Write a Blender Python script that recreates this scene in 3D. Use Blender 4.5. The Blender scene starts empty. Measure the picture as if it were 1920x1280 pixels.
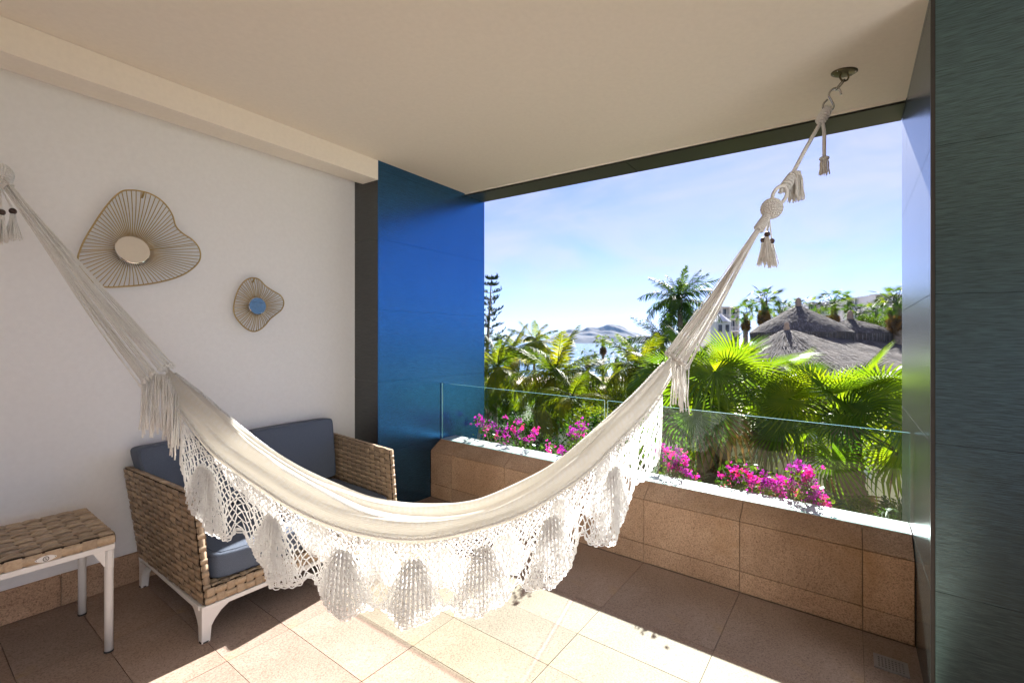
import bpy, math, random
import numpy as np
from mathutils import Vector, Matrix, Euler

R = math.radians
rnd = random.Random(7)
scene = bpy.context.scene
COL = scene.collection

# ------------------------------------------------------------------ camera
F_PX, CX, CY, ZC, SL = 874.0, 960.0, 640.0, 1.5, 0.0242
cam_d = bpy.data.cameras.new('camera')
cam_d.sensor_width = 36.0
cam_d.lens = 36.0 * F_PX / 1920.0
cam_d.clip_start = 0.05
cam_d.clip_end = 30000
cam = bpy.data.objects.new('camera', cam_d)
COL.objects.link(cam)
cam.location = (0, 0, ZC)
cam.rotation_euler = (R(90), 0, 0)
scene.camera = cam

# ------------------------------------------------------------------ light
SUN_AZ, SUN_EL = R(24.7), R(31.6)          # right of the view axis, above the horizon
sd = bpy.data.lights.new('sun', 'SUN')
sd.energy = 4.3
sd.angle = R(0.53)
sd.color = (1.0, 0.965, 0.915)
sun = bpy.data.objects.new('sun', sd)
COL.objects.link(sun)
to_sun = Vector((math.sin(SUN_AZ) * math.cos(SUN_EL), math.cos(SUN_AZ) * math.cos(SUN_EL), math.sin(SUN_EL)))
sun.rotation_euler = to_sun.to_track_quat('Z', 'Y').to_euler()

world = bpy.data.worlds.new('World')
scene.world = world
world.use_nodes = True
wn, wl = world.node_tree.nodes, world.node_tree.links
wn.clear()
w_out = wn.new('ShaderNodeOutputWorld')
w_bg = wn.new('ShaderNodeBackground')
w_bg.inputs['Strength'].default_value = 0.05
sky = wn.new('ShaderNodeTexSky')
sky.sky_type = 'NISHITA'
sky.sun_disc = False
sky.sun_elevation = SUN_EL
sky.sun_rotation = SUN_AZ
sky.altitude = 0
sky.air_density = 0.5
sky.dust_density = 0.05
sky.ozone_density = 4.5
w_tc = wn.new('ShaderNodeTexCoord')
w_map = wn.new('ShaderNodeMapping')
w_map.inputs['Scale'].default_value = (1.2, 1.2, 4.2)
w_map.inputs['Rotation'].default_value = (0.25, 0.1, 0.5)
w_n = wn.new('ShaderNodeTexNoise')
w_n.inputs['Scale'].default_value = 2.3
w_n.inputs['Detail'].default_value = 7
w_n.inputs['Roughness'].default_value = 0.55
w_n.inputs['Distortion'].default_value = 0.7
w_r = wn.new('ShaderNodeValToRGB')
w_r.color_ramp.elements[0].position = 0.36
w_r.color_ramp.elements[0].color = (0.15, 0.15, 0.15, 1)
w_r.color_ramp.elements[1].position = 0.78
w_r.color_ramp.elements[1].color = (0.85, 0.85, 0.85, 1)
w_mix = wn.new('ShaderNodeMixRGB')
w_mix.inputs['Color2'].default_value = (3.5, 3.4, 4.3, 1)
wl.new(w_tc.outputs['Generated'], w_map.inputs['Vector'])
wl.new(w_map.outputs['Vector'], w_n.inputs['Vector'])
wl.new(w_n.outputs['Fac'], w_r.inputs['Fac'])
wl.new(w_r.outputs['Color'], w_mix.inputs['Fac'])
w_tint = wn.new('ShaderNodeMixRGB')
w_tint.blend_type = 'MULTIPLY'
w_tint.inputs['Fac'].default_value = 1.0
w_tint.inputs['Color2'].default_value = (0.90, 0.83, 0.97, 1)
wl.new(sky.outputs['Color'], w_tint.inputs['Color1'])
wl.new(w_tint.outputs['Color'], w_mix.inputs['Color1'])
wl.new(w_mix.outputs['Color'], w_bg.inputs['Color'])
wl.new(w_bg.outputs['Background'], w_out.inputs['Surface'])

vs = scene.view_settings
vs.view_transform = 'Standard'
vs.look = 'None'
vs.gamma = 1.0
vs.use_curve_mapping = False
vs.exposure = 2.33

scene.render.engine = 'CYCLES'
cy = scene.cycles
cy.use_denoising = True
try:
    cy.denoiser = 'OPENIMAGEDENOISE'
    cy.denoising_prefilter = 'ACCURATE'
except Exception:
    pass
cy.max_bounces = 12
cy.diffuse_bounces = 6
cy.glossy_bounces = 4
cy.transmission_bounces = 6
cy.transparent_max_bounces = 24
cy.volume_bounces = 0
cy.caustics_reflective = False
cy.caustics_refractive = False
cy.sample_clamp_indirect = 6.0

# ------------------------------------------------------------------ coordinates
# u runs along the facade to the right, v straight out of it, w is the height above the balcony floor,
# which drains 2.4 % towards the right-hand corner.
UX, UY, VX, VY = 0.8090, -0.5878, 0.5878, 0.8090
def W(u, v, w):
    return Vector((u * UX + v * VX, u * UY + v * VY, w - SL * u))
def ray(px, py):
    return Vector(((px - CX) / F_PX, 1.0, -(py - CY) / F_PX))
def at(px, py, Y):
    return Vector((0, 0, ZC)) + ray(px, py) * Y
def on_u(px, py, u):
    d = ray(px, py)
    return Vector((0, 0, ZC)) + d * (u / (d.x * UX + d.y * UY))

# ------------------------------------------------------------------ materials
def new_mat(name):
    m = bpy.data.materials.new(name)
    m.use_nodes = True
    nt = m.node_tree
    return m, nt.nodes, nt.links, nt.nodes['Principled BSDF'], nt.nodes['Material Output']

def coords(n, l, scale=(1, 1, 1), rot=(0, 0, 0)):
    tc = n.new('ShaderNodeTexCoord')
    mp = n.new('ShaderNodeMapping')
    mp.inputs['Scale'].default_value = scale
    mp.inputs['Rotation'].default_value = rot
    l.new(tc.outputs['Object'], mp.inputs['Vector'])
    return mp.outputs['Vector']

def noise(n, l, vec, scale, detail=4, rough=0.55, dist=0.0):
    t = n.new('ShaderNodeTexNoise')
    t.inputs['Scale'].default_value = scale
    t.inputs['Detail'].default_value = detail
    t.inputs['Roughness'].default_value = rough
    t.inputs['Distortion'].default_value = dist
    l.new(vec, t.inputs['Vector'])
    return t.outputs['Fac']

def ramp(n, l, fac, stops):
    r = n.new('ShaderNodeValToRGB')
    e = r.color_ramp.elements
    while len(e) < len(stops):
        e.new(0.5)
    for i, (p, c) in enumerate(stops):
        e[i].position = p
        e[i].color = (*c, 1) if len(c) == 3 else c
    l.new(fac, r.inputs['Fac'])
    return r.outputs['Color']

def mixc(n, l, a, b, fac=0.5, mode='MIX'):
    m = n.new('ShaderNodeMixRGB')
    m.blend_type = mode
    for s, x in (('Color1', a), ('Color2', b), ('Fac', fac)):
        if hasattr(x, 'links') or hasattr(x, 'is_linked'):
            l.new(x, m.inputs[s])
        elif isinstance(x, (int, float)):
            m.inputs[s].default_value = x
        else:
            m.inputs[s].default_value = (*x, 1)
    return m.outputs['Color']

def bump(n, l, h, strength=0.3, dist=0.01):
    b = n.new('ShaderNodeBump')
    b.inputs['Strength'].default_value = strength
    b.inputs['Distance'].default_value = dist
    l.new(h, b.inputs['Height'])
    return b.outputs['Normal']

def obj_rand(n):
    return n.new('ShaderNodeObjectInfo').outputs['Random']

def plain(name, col, rough=0.5, metal=0.0, vary=0.08, nscale=20, spec=0.5, bumps=0.0):
    m, n, l, b, o = new_mat(name)
    f = noise(n, l, coords(n, l), nscale)
    c0 = [max(0, c * (1 - vary)) for c in col]
    c1 = [min(1, c * (1 + vary)) for c in col]
    l.new(ramp(n, l, f, [(0.3, c0), (0.7, c1)]), b.inputs['Base Color'])
    b.inputs['Roughness'].default_value = rough
    b.inputs['Metallic'].default_value = metal
    b.inputs['Specular IOR Level'].default_value = spec
    if bumps:
        l.new(bump(n, l, f, bumps, 0.004), b.inputs['Normal'])
    return m

def stone(name, light, mid, dark, rough=0.55, stain=None, sp=0.75):
    m, n, l, b, o = new_mat(name)
    v = coords(n, l)
    big = noise(n, l, v, 2.1, 5, 0.6, 0.4)
    rr = obj_rand(n)
    fine = noise(n, l, v, 130, 3, 0.75)
    vor = n.new('ShaderNodeTexVoronoi')
    vor.inputs['Scale'].default_value = 210
    l.new(v, vor.inputs['Vector'])
    base = ramp(n, l, big, [(0.32, mid), (0.66, light)])
    speck = ramp(n, l, fine, [(0.38, dark), (0.50, (1, 1, 1)), (0.60, (1, 1, 1)), (0.70, (1.25, 1.22, 1.18))])
    c = mixc(n, l, base, speck, sp, 'MULTIPLY')
    c = mixc(n, l, c, ramp(n, l, vor.outputs['Color'], [(0.0, (0.78, 0.74, 0.70)), (1.0, (1.12, 1.1, 1.08))]), 0.8, 'MULTIPLY')
    c = mixc(n, l, c, ramp(n, l, rr, [(0.0, (0.88, 0.88, 0.88)), (0.5, (1, 0.99, 0.98)), (1.0, (1.06, 1.02, 0.97))]), 1.0, 'MULTIPLY')
    if stain:
        st = noise(n, l, v, 1.3, 4, 0.6, 0.8)
        c = mixc(n, l, c, stain, ramp(n, l, st, [(0.56, (0, 0, 0)), (0.72, (0.55, 0.55, 0.55))]))
    l.new(c, b.inputs['Base Color'])
    b.inputs['Roughness'].default_value = rough
    b.inputs['Specular IOR Level'].default_value = 0.14
    l.new(bump(n, l, fine, 0.25, 0.002), b.inputs['Normal'])
    return m

def panel_mat(name, c0, c1, rough, sparkle=0.0, fac=0.72, graze=(0.86, 0.9, 0.95)):
    """dark glazed cladding with a horizontally brushed, metallic sheen; the tint paints in what it reflects"""
    m, n, l, b, o = new_mat(name)
    v = coords(n, l, (8, 8, 300))
    st = noise(n, l, v, 1.0, 3, 0.6, 0.2)
    v2 = coords(n, l, (16, 16, 420))
    st2 = noise(n, l, v2, 1.0, 2, 0.6)
    b.inputs['Base Color'].default_value = (0.045, 0.042, 0.036, 1)
    b.inputs['Roughness'].default_value = 0.5
    b.inputs['Specular IOR Level'].default_value = 0.5
    g = n.new('ShaderNodeBsdfAnisotropic')
    g.inputs['Roughness'].default_value = rough
    fr = n.new('ShaderNodeFresnel')
    fr.inputs['IOR'].default_value = 1.55
    l.new(mixc(n, l, ramp(n, l, st2, [(0.35, c0), (0.65, c1)]), graze, fr.outputs[0]), g.inputs['Color'])
    nr = bump(n, l, mixc(n, l, st, st2, 0.5), 0.35 + sparkle, 0.0015)
    l.new(nr, g.inputs['Normal'])
    l.new(nr, b.inputs['Normal'])
    mx = n.new('ShaderNodeMixShader')
    mx.inputs[0].default_value = fac
    l.new(b.outputs[0], mx.inputs[1])
    l.new(g.outputs[0], mx.inputs[2])
    l.new(mx.outputs[0], o.inputs['Surface'])
    return m

def leaf_mat(name, dark, light, trans=0.45, gloss=0.35, tint=(1.25, 1.35, 0.35), vary=True, spec=0.25):
    m, n, l, b, o = new_mat(name)
    f = noise(n, l, coords(n, l), 3.0, 3)
    c = ramp(n, l, f, [(0.3, dark), (0.7, light)])
    if vary:
        c = mixc(n, l, c, ramp(n, l, obj_rand(n), [(0.0, (0.55, 0.68, 0.65)), (0.5, (1.0, 0.98, 0.9)), (0.85, (1.5, 1.25, 0.7)), (1.0, (2.1, 1.45, 0.7))]), 1.0, 'MULTIPLY')
    l.new(c, b.inputs['Base Color'])
    b.inputs['Roughness'].default_value = gloss
    b.inputs['Specular IOR Level'].default_value = spec
    t = n.new('ShaderNodeBsdfTranslucent')
    l.new(mixc(n, l, c, tint, 1.0, 'MULTIPLY'), t.inputs['Color'])
    mx = n.new('ShaderNodeMixShader')
    mx.inputs[0].default_value = trans
    l.new(b.outputs[0], mx.inputs[1])
    l.new(t.outputs[0], mx.inputs[2])
    l.new(mx.outputs[0], o.inputs['Surface'])
    return m

def cloth_mat(name, col, trans=0.35, ribs=True, tcol=(0.9, 0.78, 0.52)):
    m, n, l, b, o = new_mat(name)
    f = noise(n, l, coords(n, l, (1, 1, 1)), 160, 3, 0.7)
    f2 = noise(n, l, coords(n, l, (30, 30, 240)), 1.0, 3, 0.6)
    c0 = [x * 0.86 for x in col]
    l.new(ramp(n, l, f, [(0.3, c0), (0.65, col)]), b.inputs['Base Color'])
    b.inputs['Roughness'].default_value = 0.9
    b.inputs['Specular IOR Level'].default_value = 0.15
    h = mixc(n, l, f, f2, 0.5) if ribs else f
    nr = bump(n, l, h, 0.7, 0.006)
    l.new(nr, b.inputs['Normal'])
    t = n.new('ShaderNodeBsdfTranslucent')
    t.inputs['Color'].default_value = (*tcol, 1)
    mx = n.new('ShaderNodeMixShader')
    mx.inputs[0].default_value = trans
    l.new(b.outputs[0], mx.inputs[1])
    l.new(t.outputs[0], mx.inputs[2])
    l.new(mx.outputs[0], o.inputs['Surface'])
    return m

def glass_mat(name, tint=(0.87, 0.95, 0.92), refl=1.0):
    m, n, l, b, o = new_mat(name)
    n.remove(b)
    tr = n.new('ShaderNodeBsdfTransparent')
    tr.inputs['Color'].default_value = (*tint, 1)
    gl = n.new('ShaderNodeBsdfGlossy')
    gl.inputs['Roughness'].default_value = 0.01
    gl.inputs['Color'].default_value = (0.9, 1.0, 0.97, 1)
    fr = n.new('ShaderNodeFresnel')
    fr.inputs['IOR'].default_value = 1.48
    mx = n.new('ShaderNodeMixShader')
    ge = n.new('ShaderNodeNewGeometry')
    fm = n.new('ShaderNodeMath'); fm.operation = 'SUBTRACT'; fm.use_clamp = True
    l.new(fr.outputs[0], fm.inputs[0])
    l.new(ge.outputs['Backfacing'], fm.inputs[1])
    l.new(fm.outputs[0], mx.inputs[0])
    l.new(tr.outputs[0], mx.inputs[1])
    l.new(gl.outputs[0], mx.inputs[2])
    l.new(mx.outputs[0], o.inputs['Surface'])
    return m

def strap_mat():
    m, n, l, b, o = new_mat('woven_strap')
    g = noise(n, l, coords(n, l, (60, 60, 60)), 1.0, 4, 0.6, 0.5)
    c = ramp(n, l, g, [(0.25, (0.34, 0.25, 0.165)), (0.75, (0.52, 0.405, 0.285))])
    c = mixc(n, l, c, ramp(n, l, obj_rand(n), [(0.0, (0.72, 0.70, 0.68)), (1.0, (1.12, 1.1, 1.06))]), 1.0, 'MULTIPLY')
    l.new(c, b.inputs['Base Color'])
    b.inputs['Roughness'].default_value = 0.5
    b.inputs['Specular IOR Level'].default_value = 0.4
    l.new(bump(n, l, g, 0.25, 0.002), b.inputs['Normal'])
    return m

def bed_mat():
    m, n, l, b, o = new_mat('hammock_weave')
    uv = n.new('ShaderNodeUVMap')
    def wave(axis, sc, dist):
        w = n.new('ShaderNodeTexWave')
        w.bands_direction = axis
        w.inputs['Scale'].default_value = sc
        w.inputs['Distortion'].default_value = dist
        w.inputs['Detail'].default_value = 2
        w.inputs['Detail Scale'].default_value = 3
        l.new(uv.outputs['UV'], w.inputs['Vector'])
        return w.outputs['Fac']
    fine = mixc(n, l, wave('X', 46, 1.2), wave('Y', 34, 2.0), 0.5)
    cells = mixc(n, l, wave('X', 9, 3.0), wave('Y', 3.2, 2.5), 1.0, 'LIGHTEN')
    big = noise(n, l, coords(n, l, (6, 6, 30)), 1.0, 4)
    c = ramp(n, l, fine, [(0.1, (0.88, 0.86, 0.82)), (0.6, (0.97, 0.96, 0.93))])
    c = mixc(n, l, c, ramp(n, l, big, [(0.35, (0.96, 0.95, 0.93)), (0.65, (1, 1, 1))]), 1.0, 'MULTIPLY')
    l.new(c, b.inputs['Base Color'])
    b.inputs['Roughness'].default_value = 0.92
    b.inputs['Specular IOR Level'].default_value = 0.1
    nr = bump(n, l, mixc(n, l, fine, cells, 0.3), 0.9, 0.006)
    l.new(nr, b.inputs['Normal'])
    t = n.new('ShaderNodeBsdfTranslucent')
    tc_ = ramp(n, l, cells, [(0.35, (1.0, 0.98, 0.93)), (0.8, (0.97, 0.93, 0.83))])
    l.new(mixc(n, l, tc_, ramp(n, l, fine, [(0.0, (0.86, 0.86, 0.86)), (0.6, (1, 1, 1))]), 1.0, 'MULTIPLY'), t.inputs['Color'])
    l.new(nr, t.inputs['Normal'])
    mx = n.new('ShaderNodeMixShader')
    mx.inputs[0].default_value = 0.5
    l.new(b.outputs[0], mx.inputs[1])
    l.new(t.outputs[0], mx.inputs[2])
    l.new(mx.outputs[0], o.inputs['Surface'])
    return m

M = {}
def build_materials():
    M['plaster'] = plain('ceiling_plaster', (0.92, 0.85, 0.75), 0.9, vary=0.02, nscale=40, spec=0.2, bumps=0.05)
    M['wall'] = plain('wall_plaster', (0.85, 0.855, 0.865), 0.85, vary=0.02, nscale=40, spec=0.2, bumps=0.06)
    M['floor'] = stone('floor_granite', (0.40, 0.315, 0.268), (0.32, 0.24, 0.195), (0.42, 0.36, 0.31), 0.62, (0.50, 0.32, 0.12), sp=0.55)
    M['parapet'] = stone('parapet_granite', (0.64, 0.455, 0.32), (0.47, 0.315, 0.21), (0.22, 0.16, 0.12), 0.6, (0.36, 0.20, 0.08), sp=0.6)
    M['grout'] = plain('dark_grout', (0.20, 0.145, 0.10), 0.9, vary=0.3, nscale=6)
    M['sill'] = plain('white_sill_marble', (0.62, 0.62, 0.615), 0.4, vary=0.05, nscale=8)
    M['panel'] = panel_mat('sky_tinted_cladding', (0.012, 0.12, 0.33), (0.03, 0.22, 0.54), 0.24, graze=(0.25, 0.5, 0.8))  # same tile as the right pillar; reflected sky blue painted into the tint
    M['panel_r'] = panel_mat('dark_sparkling_cladding', (0.04, 0.10, 0.115), (0.11, 0.24, 0.28), 0.16, 0.10)  # same tile with a weaker tint, painted for its duller reflections
    M['panel_side'] = panel_mat('room_tinted_cladding', (0.05, 0.052, 0.05), (0.10, 0.10, 0.095), 0.35)  # same tile again; dark tint stands in for its dim room reflection
    M['joint'] = plain('black_joint', (0.02, 0.018, 0.016), 0.8)
    M['frame_dark'] = plain('dark_trim', (0.03, 0.026, 0.022), 0.4)
    M['glass'] = glass_mat('clear_glass')
    M['glass_edge'] = plain('green_glass_edge', (0.16, 0.42, 0.38), 0.15, spec=0.8)
    M['cloth'] = cloth_mat('hammock_cotton', (0.88, 0.86, 0.81), 0.45, True, (0.96, 0.92, 0.83))
    M['bed'] = bed_mat()
    M['cotton'] = cloth_mat('white_cotton_cord', (0.93, 0.93, 0.92), 0.6, False, (0.99, 0.985, 0.97))
    M['rope'] = cloth_mat('natural_rope', (0.97, 0.96, 0.925), 0.12, False, (0.98, 0.95, 0.88))
    M['steel'] = plain('stainless_steel', (0.55, 0.53, 0.50), 0.22, 1.0, 0.05)
    M['drain'] = plain('dull_steel', (0.30, 0.29, 0.29), 0.45, 0.3, 0.1)
    M['brass'] = plain('aged_brass', (0.20, 0.165, 0.10), 0.4, 1.0, 0.15)
    M['gold'] = plain('gold_wire', (0.50, 0.36, 0.15), 0.35, 0.85, 0.1)
    M['mirror'] = plain('mirror_glass', (0.86, 0.86, 0.86), 0.02, 1.0, 0.0)
    M['bead'] = plain('dark_wood_bead', (0.045, 0.022, 0.016), 0.35)
    M['strap'] = strap_mat()
    M['strap_core'] = plain('strap_gap', (0.05, 0.03, 0.018), 0.8)
    M['white_metal'] = plain('white_powder_coat', (0.78, 0.76, 0.73), 0.4, 0, 0.02)
    M['cushion'] = plain('slate_blue_fabric', (0.105, 0.13, 0.18), 0.75, 0, 0.14, 260, 0.3, 0.4)
    M['rubber'] = plain('black_rubber', (0.02, 0.02, 0.02), 0.7)
    M['coco'] = leaf_mat('coconut_leaf', (0.075, 0.125, 0.012), (0.20, 0.215, 0.025), 0.58, 0.5, spec=0.12)
    M['royal'] = leaf_mat('royal_leaf', (0.022, 0.06, 0.014), (0.055, 0.12, 0.025), 0.45, 0.5)
    M['fan'] = leaf_mat('fan_leaf', (0.07, 0.14, 0.015), (0.16, 0.22, 0.022), 0.68, 0.38, spec=0.3)
    M['fan_far'] = leaf_mat('fan_leaf_far', (0.04, 0.085, 0.02), (0.085, 0.14, 0.03), 0.5, 0.5)
    M['dead'] = leaf_mat('dead_frond', (0.11, 0.075, 0.04), (0.20, 0.14, 0.08), 0.25, 0.8, (1.1, 0.9, 0.6))
    M['trunk'] = plain('palm_trunk', (0.24, 0.195, 0.15), 0.9, 0, 0.35, 6, 0.2, 0.5)
    M['fibre'] = plain('palm_fibre', (0.17, 0.11, 0.065), 0.95, 0, 0.4, 14, 0.1, 0.8)
    M['hedge'] = leaf_mat('hedge_leaf', (0.018, 0.05, 0.010), (0.05, 0.095, 0.016), 0.4, 0.6)
    M['shrub'] = leaf_mat('shrub_leaf', (0.05, 0.10, 0.012), (0.13, 0.16, 0.02), 0.5, 0.55)
    M['pine'] = leaf_mat('pine_needles', (0.035, 0.075, 0.045), (0.06, 0.12, 0.06), 0.35, 0.6, (1, 1.1, 0.7))
    M['bougain_leaf'] = leaf_mat('bougainvillea_leaf', (0.05, 0.10, 0.015), (0.10, 0.17, 0.03), 0.45)
    M['bract'] = leaf_mat('magenta_bract', (0.52, 0.02, 0.40), (0.66, 0.045, 0.50), 0.45, 0.6, (1.2, 0.8, 1.3))
    M['twig'] = plain('woody_stem', (0.16, 0.11, 0.07), 0.9)
    M['cream'] = plain('cream_stucco', (0.80, 0.68, 0.48), 0.9, 0, 0.1, 1.5, 0.2, 0.2)
    M['white_stucco'] = plain('white_stucco', (0.72, 0.72, 0.72), 0.9, 0, 0.05, 1.5, 0.2)
    M['pink_stucco'] = plain('pink_stucco', (0.55, 0.33, 0.24), 0.9, 0, 0.08, 1.5, 0.2)
    M['dark_glass'] = plain('dark_window', (0.035, 0.045, 0.06), 0.1, spec=0.8)
    M['warm_pane'] = plain('stained_window', (0.10, 0.035, 0.02), 0.15, spec=0.7)
    M['statue'] = plain('terracotta', (0.33, 0.24, 0.18), 0.8)
build_materials()

def thatch_mat():
    m, n, l, b, o = new_mat('grey_thatch')
    f = noise(n, l, coords(n, l, (1, 1, 1)), 22, 5, 0.7)
    g = noise(n, l, coords(n, l), 1.2, 3)
    c = mixc(n, l, ramp(n, l, f, [(0.3, (0.085, 0.078, 0.072)), (0.7, (0.20, 0.18, 0.165))]),
             ramp(n, l, g, [(0.35, (0.75, 0.75, 0.78)), (0.7, (1.1, 1.06, 1.0))]), 1.0, 'MULTIPLY')
    l.new(c, b.inputs['Base Color'])
    b.inputs['Roughness'].default_value = 0.95
    b.inputs['Specular IOR Level'].default_value = 0.1
    l.new(bump(n, l, f, 0.8, 0.05), b.inputs['Normal'])
    return m
M['thatch'] = thatch_mat()
M['straw'] = plain('pale_straw', (0.22, 0.20, 0.19), 0.95, 0, 0.3, 3)
M['straw_dark'] = plain('dark_straw', (0.09, 0.085, 0.085), 0.95, 0, 0.3, 3)

def sea_mat():
    m, n, l, b, o = new_mat('sea_water')
    v = coords(n, l, (1, 0.55, 1))
    f = noise(n, l, v, 0.35, 6, 0.65, 0.3)
    f2 = noise(n, l, coords(n, l, (1, 1, 1)), 0.004, 3)
    l.new(ramp(n, l, f2, [(0.35, (0.012, 0.075, 0.14)), (0.7, (0.02, 0.12, 0.19))]), b.inputs['Base Color'])
    b.inputs['Roughness'].default_value = 0.16
    l.new(bump(n, l, f, 1.0, 0.9), b.inputs['Normal'])
    return m
M['sea'] = sea_mat()

def ground_mat():
    m, n, l, b, o = new_mat('planted_ground')
    f = noise(n, l, coords(n, l), 0.35, 6, 0.6)
    c = ramp(n, l, f, [(0.3, (0.035, 0.055, 0.015)), (0.5, (0.06, 0.075, 0.02)), (0.7, (0.16, 0.12, 0.07))])
    l.new(c, b.inputs['Base Color'])
    b.inputs['Roughness'].default_value = 0.95
    return m
M['ground'] = ground_mat()
M['sand'] = plain('beach_sand', (0.58, 0.47, 0.34), 0.95, 0, 0.1, 0.8)

def hill_mat():
    m, n, l, b, o = new_mat('dry_hillside')
    f = noise(n, l, coords(n, l), 0.02, 7, 0.65)
    c = ramp(n, l, f, [(0.3, (0.03, 0.03, 0.033)), (0.55, (0.06, 0.055, 0.055)), (0.75, (0.13, 0.11, 0.10))])
    l.new(c, b.inputs['Base Color'])
    b.inputs['Roughness'].default_value = 1.0
    return m
M['hill'] = hill_mat()

# ------------------------------------------------------------------ mesh building
class MB:
    def __init__(self):
        self.v, self.f, self.mi, self.sm = [], [], [], []
    def add(self, verts, faces, mi=0, smooth=False):
        o = len(self.v)
        self.v += [tuple(p) for p in verts]
        for fc in faces:
            self.f.append(tuple(i + o for i in fc))
            self.mi.append(mi)
            self.sm.append(smooth)
        return self
    def hexa(self, p, mi=0):
        """8 corners: bottom ring 0-3, top ring 4-7"""
        return self.add(p, [(3, 2, 1, 0), (4, 5, 6, 7), (0, 1, 5, 4), (1, 2, 6, 5), (2, 3, 7, 6), (3, 0, 4, 7)], mi)
    def ubox(self, u0, u1, v0, v1, w0, w1, mi=0):
        return self.hexa([W(u0, v0, w0), W(u1, v0, w0), W(u1, v1, w0), W(u0, v1, w0),
                          W(u0, v0, w1), W(u1, v0, w1), W(u1, v1, w1), W(u0, v1, w1)], mi)
    def box(self, x0, x1, y0, y1, z0, z1, mi=0):
        return self.hexa([(x0, y0, z0), (x1, y0, z0), (x1, y1, z0), (x0, y1, z0),
                          (x0, y0, z1), (x1, y0, z1), (x1, y1, z1), (x0, y1, z1)], mi)
    def tube(self, pts, r, sides=6, mi=0, closed=False, caps=True, smooth=True):
        pts = [Vector(p) for p in pts]
        n = len(pts)
        rs = r if isinstance(r, (list, tuple)) else [r] * n
        o = len(self.v)
        prev = None
        for i, p in enumerate(pts):
            if closed:
                t = pts[(i + 1) % n] - pts[i - 1]
            else:
                t = pts[min(i + 1, n - 1)] - pts[max(i - 1, 0)]
            if t.length < 1e-9:
                t = Vector((0, 0, 1))
            t.normalize()
            if prev is None:
                a = Vector((0, 0, 1)) if abs(t.z) < 0.9 else Vector((1, 0, 0))
                nx = t.cross(a).normalized()
            else:
                nx = prev - t * prev.dot(t)
                nx = nx.normalized() if nx.length > 1e-6 else t.orthogonal().normalized()
            prev = nx
            by = t.cross(nx)
            for k in range(sides):
                a = 2 * math.pi * k / sides
                q = p + (nx * math.cos(a) + by * math.sin(a)) * rs[i]
                self.v.append((q.x, q.y, q.z))
        m = n if closed else n - 1
        for i in range(m):
            j = (i + 1) % n
            for k in range(sides):
                k2 = (k + 1) % sides
                self.f.append((o + i * sides + k, o + i * sides + k2, o + j * sides + k2, o + j * sides + k))
                self.mi.append(mi)
                self.sm.append(smooth)
        if caps and not closed and sides > 2:
            self.f.append(tuple(o + k for k in range(sides - 1, -1, -1)))
            self.f.append(tuple(o + (n - 1) * sides + k for k in range(sides)))
            self.mi += [mi, mi]
            self.sm += [False, False]
        return self
    def grid(self, rows, mi=0, smooth=True):
        o = len(self.v)
        nr, nc = len(rows), len(rows[0])
        for r_ in rows:
            self.v += [tuple(p) for p in r_]
        for i in range(nr - 1):
            for j in range(nc - 1):
                self.f.append((o + i * nc + j, o + i * nc + j + 1, o + (i + 1) * nc + j + 1, o + (i + 1) * nc + j))
                self.mi.append(mi)
                self.sm.append(smooth)
        return self
    def vstrip(self, pts, r, nrm, mi=0):
        """flattened cord: two faces meeting in a ridge that looks along nrm"""
        pts = [Vector(p) for p in pts]
        n = len(pts)
        rs = r if isinstance(r, (list, tuple)) else [r] * n
        rows = []
        for i, p in enumerate(pts):
            t = pts[min(i + 1, n - 1)] - pts[max(i - 1, 0)]
            s = t.cross(nrm)
            s = s.normalized() if s.length > 1e-9 else t.orthogonal().normalized()
            rows.append([p - s * rs[i], p + nrm * rs[i] * 0.6, p + s * rs[i]])
        return self.grid(rows, mi)
    def ball(self, c, r, seg=12, rings=8, mi=0, sz=(1, 1, 1)):
        c = Vector(c)
        rows = []
        for i in range(rings + 1):
            th = math.pi * i / rings
            rows.append([(c.x + r * sz[0] * math.sin(th) * math.cos(2 * math.pi * k / seg),
                          c.y + r * sz[1] * math.sin(th) * math.sin(2 * math.pi * k / seg),
                          c.z + r * sz[2] * math.cos(th)) for k in range(seg + 1)])
        return self.grid(rows[::-1], mi)
    def lathe(self, c, prof, seg=24, mi=0, sx=1.0, sy=1.0, smooth=True):
        c = Vector(c)
        rows = [[(c.x + r_ * sx * math.cos(2 * math.pi * k / seg), c.y + r_ * sy * math.sin(2 * math.pi * k / seg), c.z + z)
                 for k in range(seg + 1)] for r_, z in prof]
        return self.grid(rows, mi, smooth)
    def mesh(self, name, mats, base=None):
        me = bpy.data.meshes.new(name)
        v = self.v
        if base is not None:
            b = base
            v = [(p[0] - b[0], p[1] - b[1], p[2] - b[2]) for p in v]
        me.from_pydata(v, [], self.f)
        for m in (mats if isinstance(mats, (list, tuple)) else [mats]):
            me.materials.append(m)
        me.polygons.foreach_set('material_index', self.mi)
        me.polygons.foreach_set('use_smooth', self.sm)
        me.update()
        return me

def tag(o, label=None, cat=None, group=None, kind=None):
    if label: o['label'] = label
    if cat: o['category'] = cat
    if group: o['group'] = group
    if kind: o['kind'] = kind
    return o

def link(name, me, parent=None, loc=None):
    o = bpy.data.objects.new(name, me)
    COL.objects.link(o)
    if parent is not None:
        o.parent = parent
    if loc is not None:
        o.location = loc
    return o

def empty(name, loc, label=None, cat=None, group=None):
    o = bpy.data.objects.new(name, None)
    o.empty_display_size = 0.1
    COL.objects.link(o)
    o.location = loc
    return tag(o, label, cat, group)

def part(name, mb, mats, root, base, kind=None):
    """mesh given in world coordinates, stored relative to the thing's base"""
    o = link(name, mb.mesh(name, mats, base), root)
    if kind: o['kind'] = kind
    return o

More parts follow.
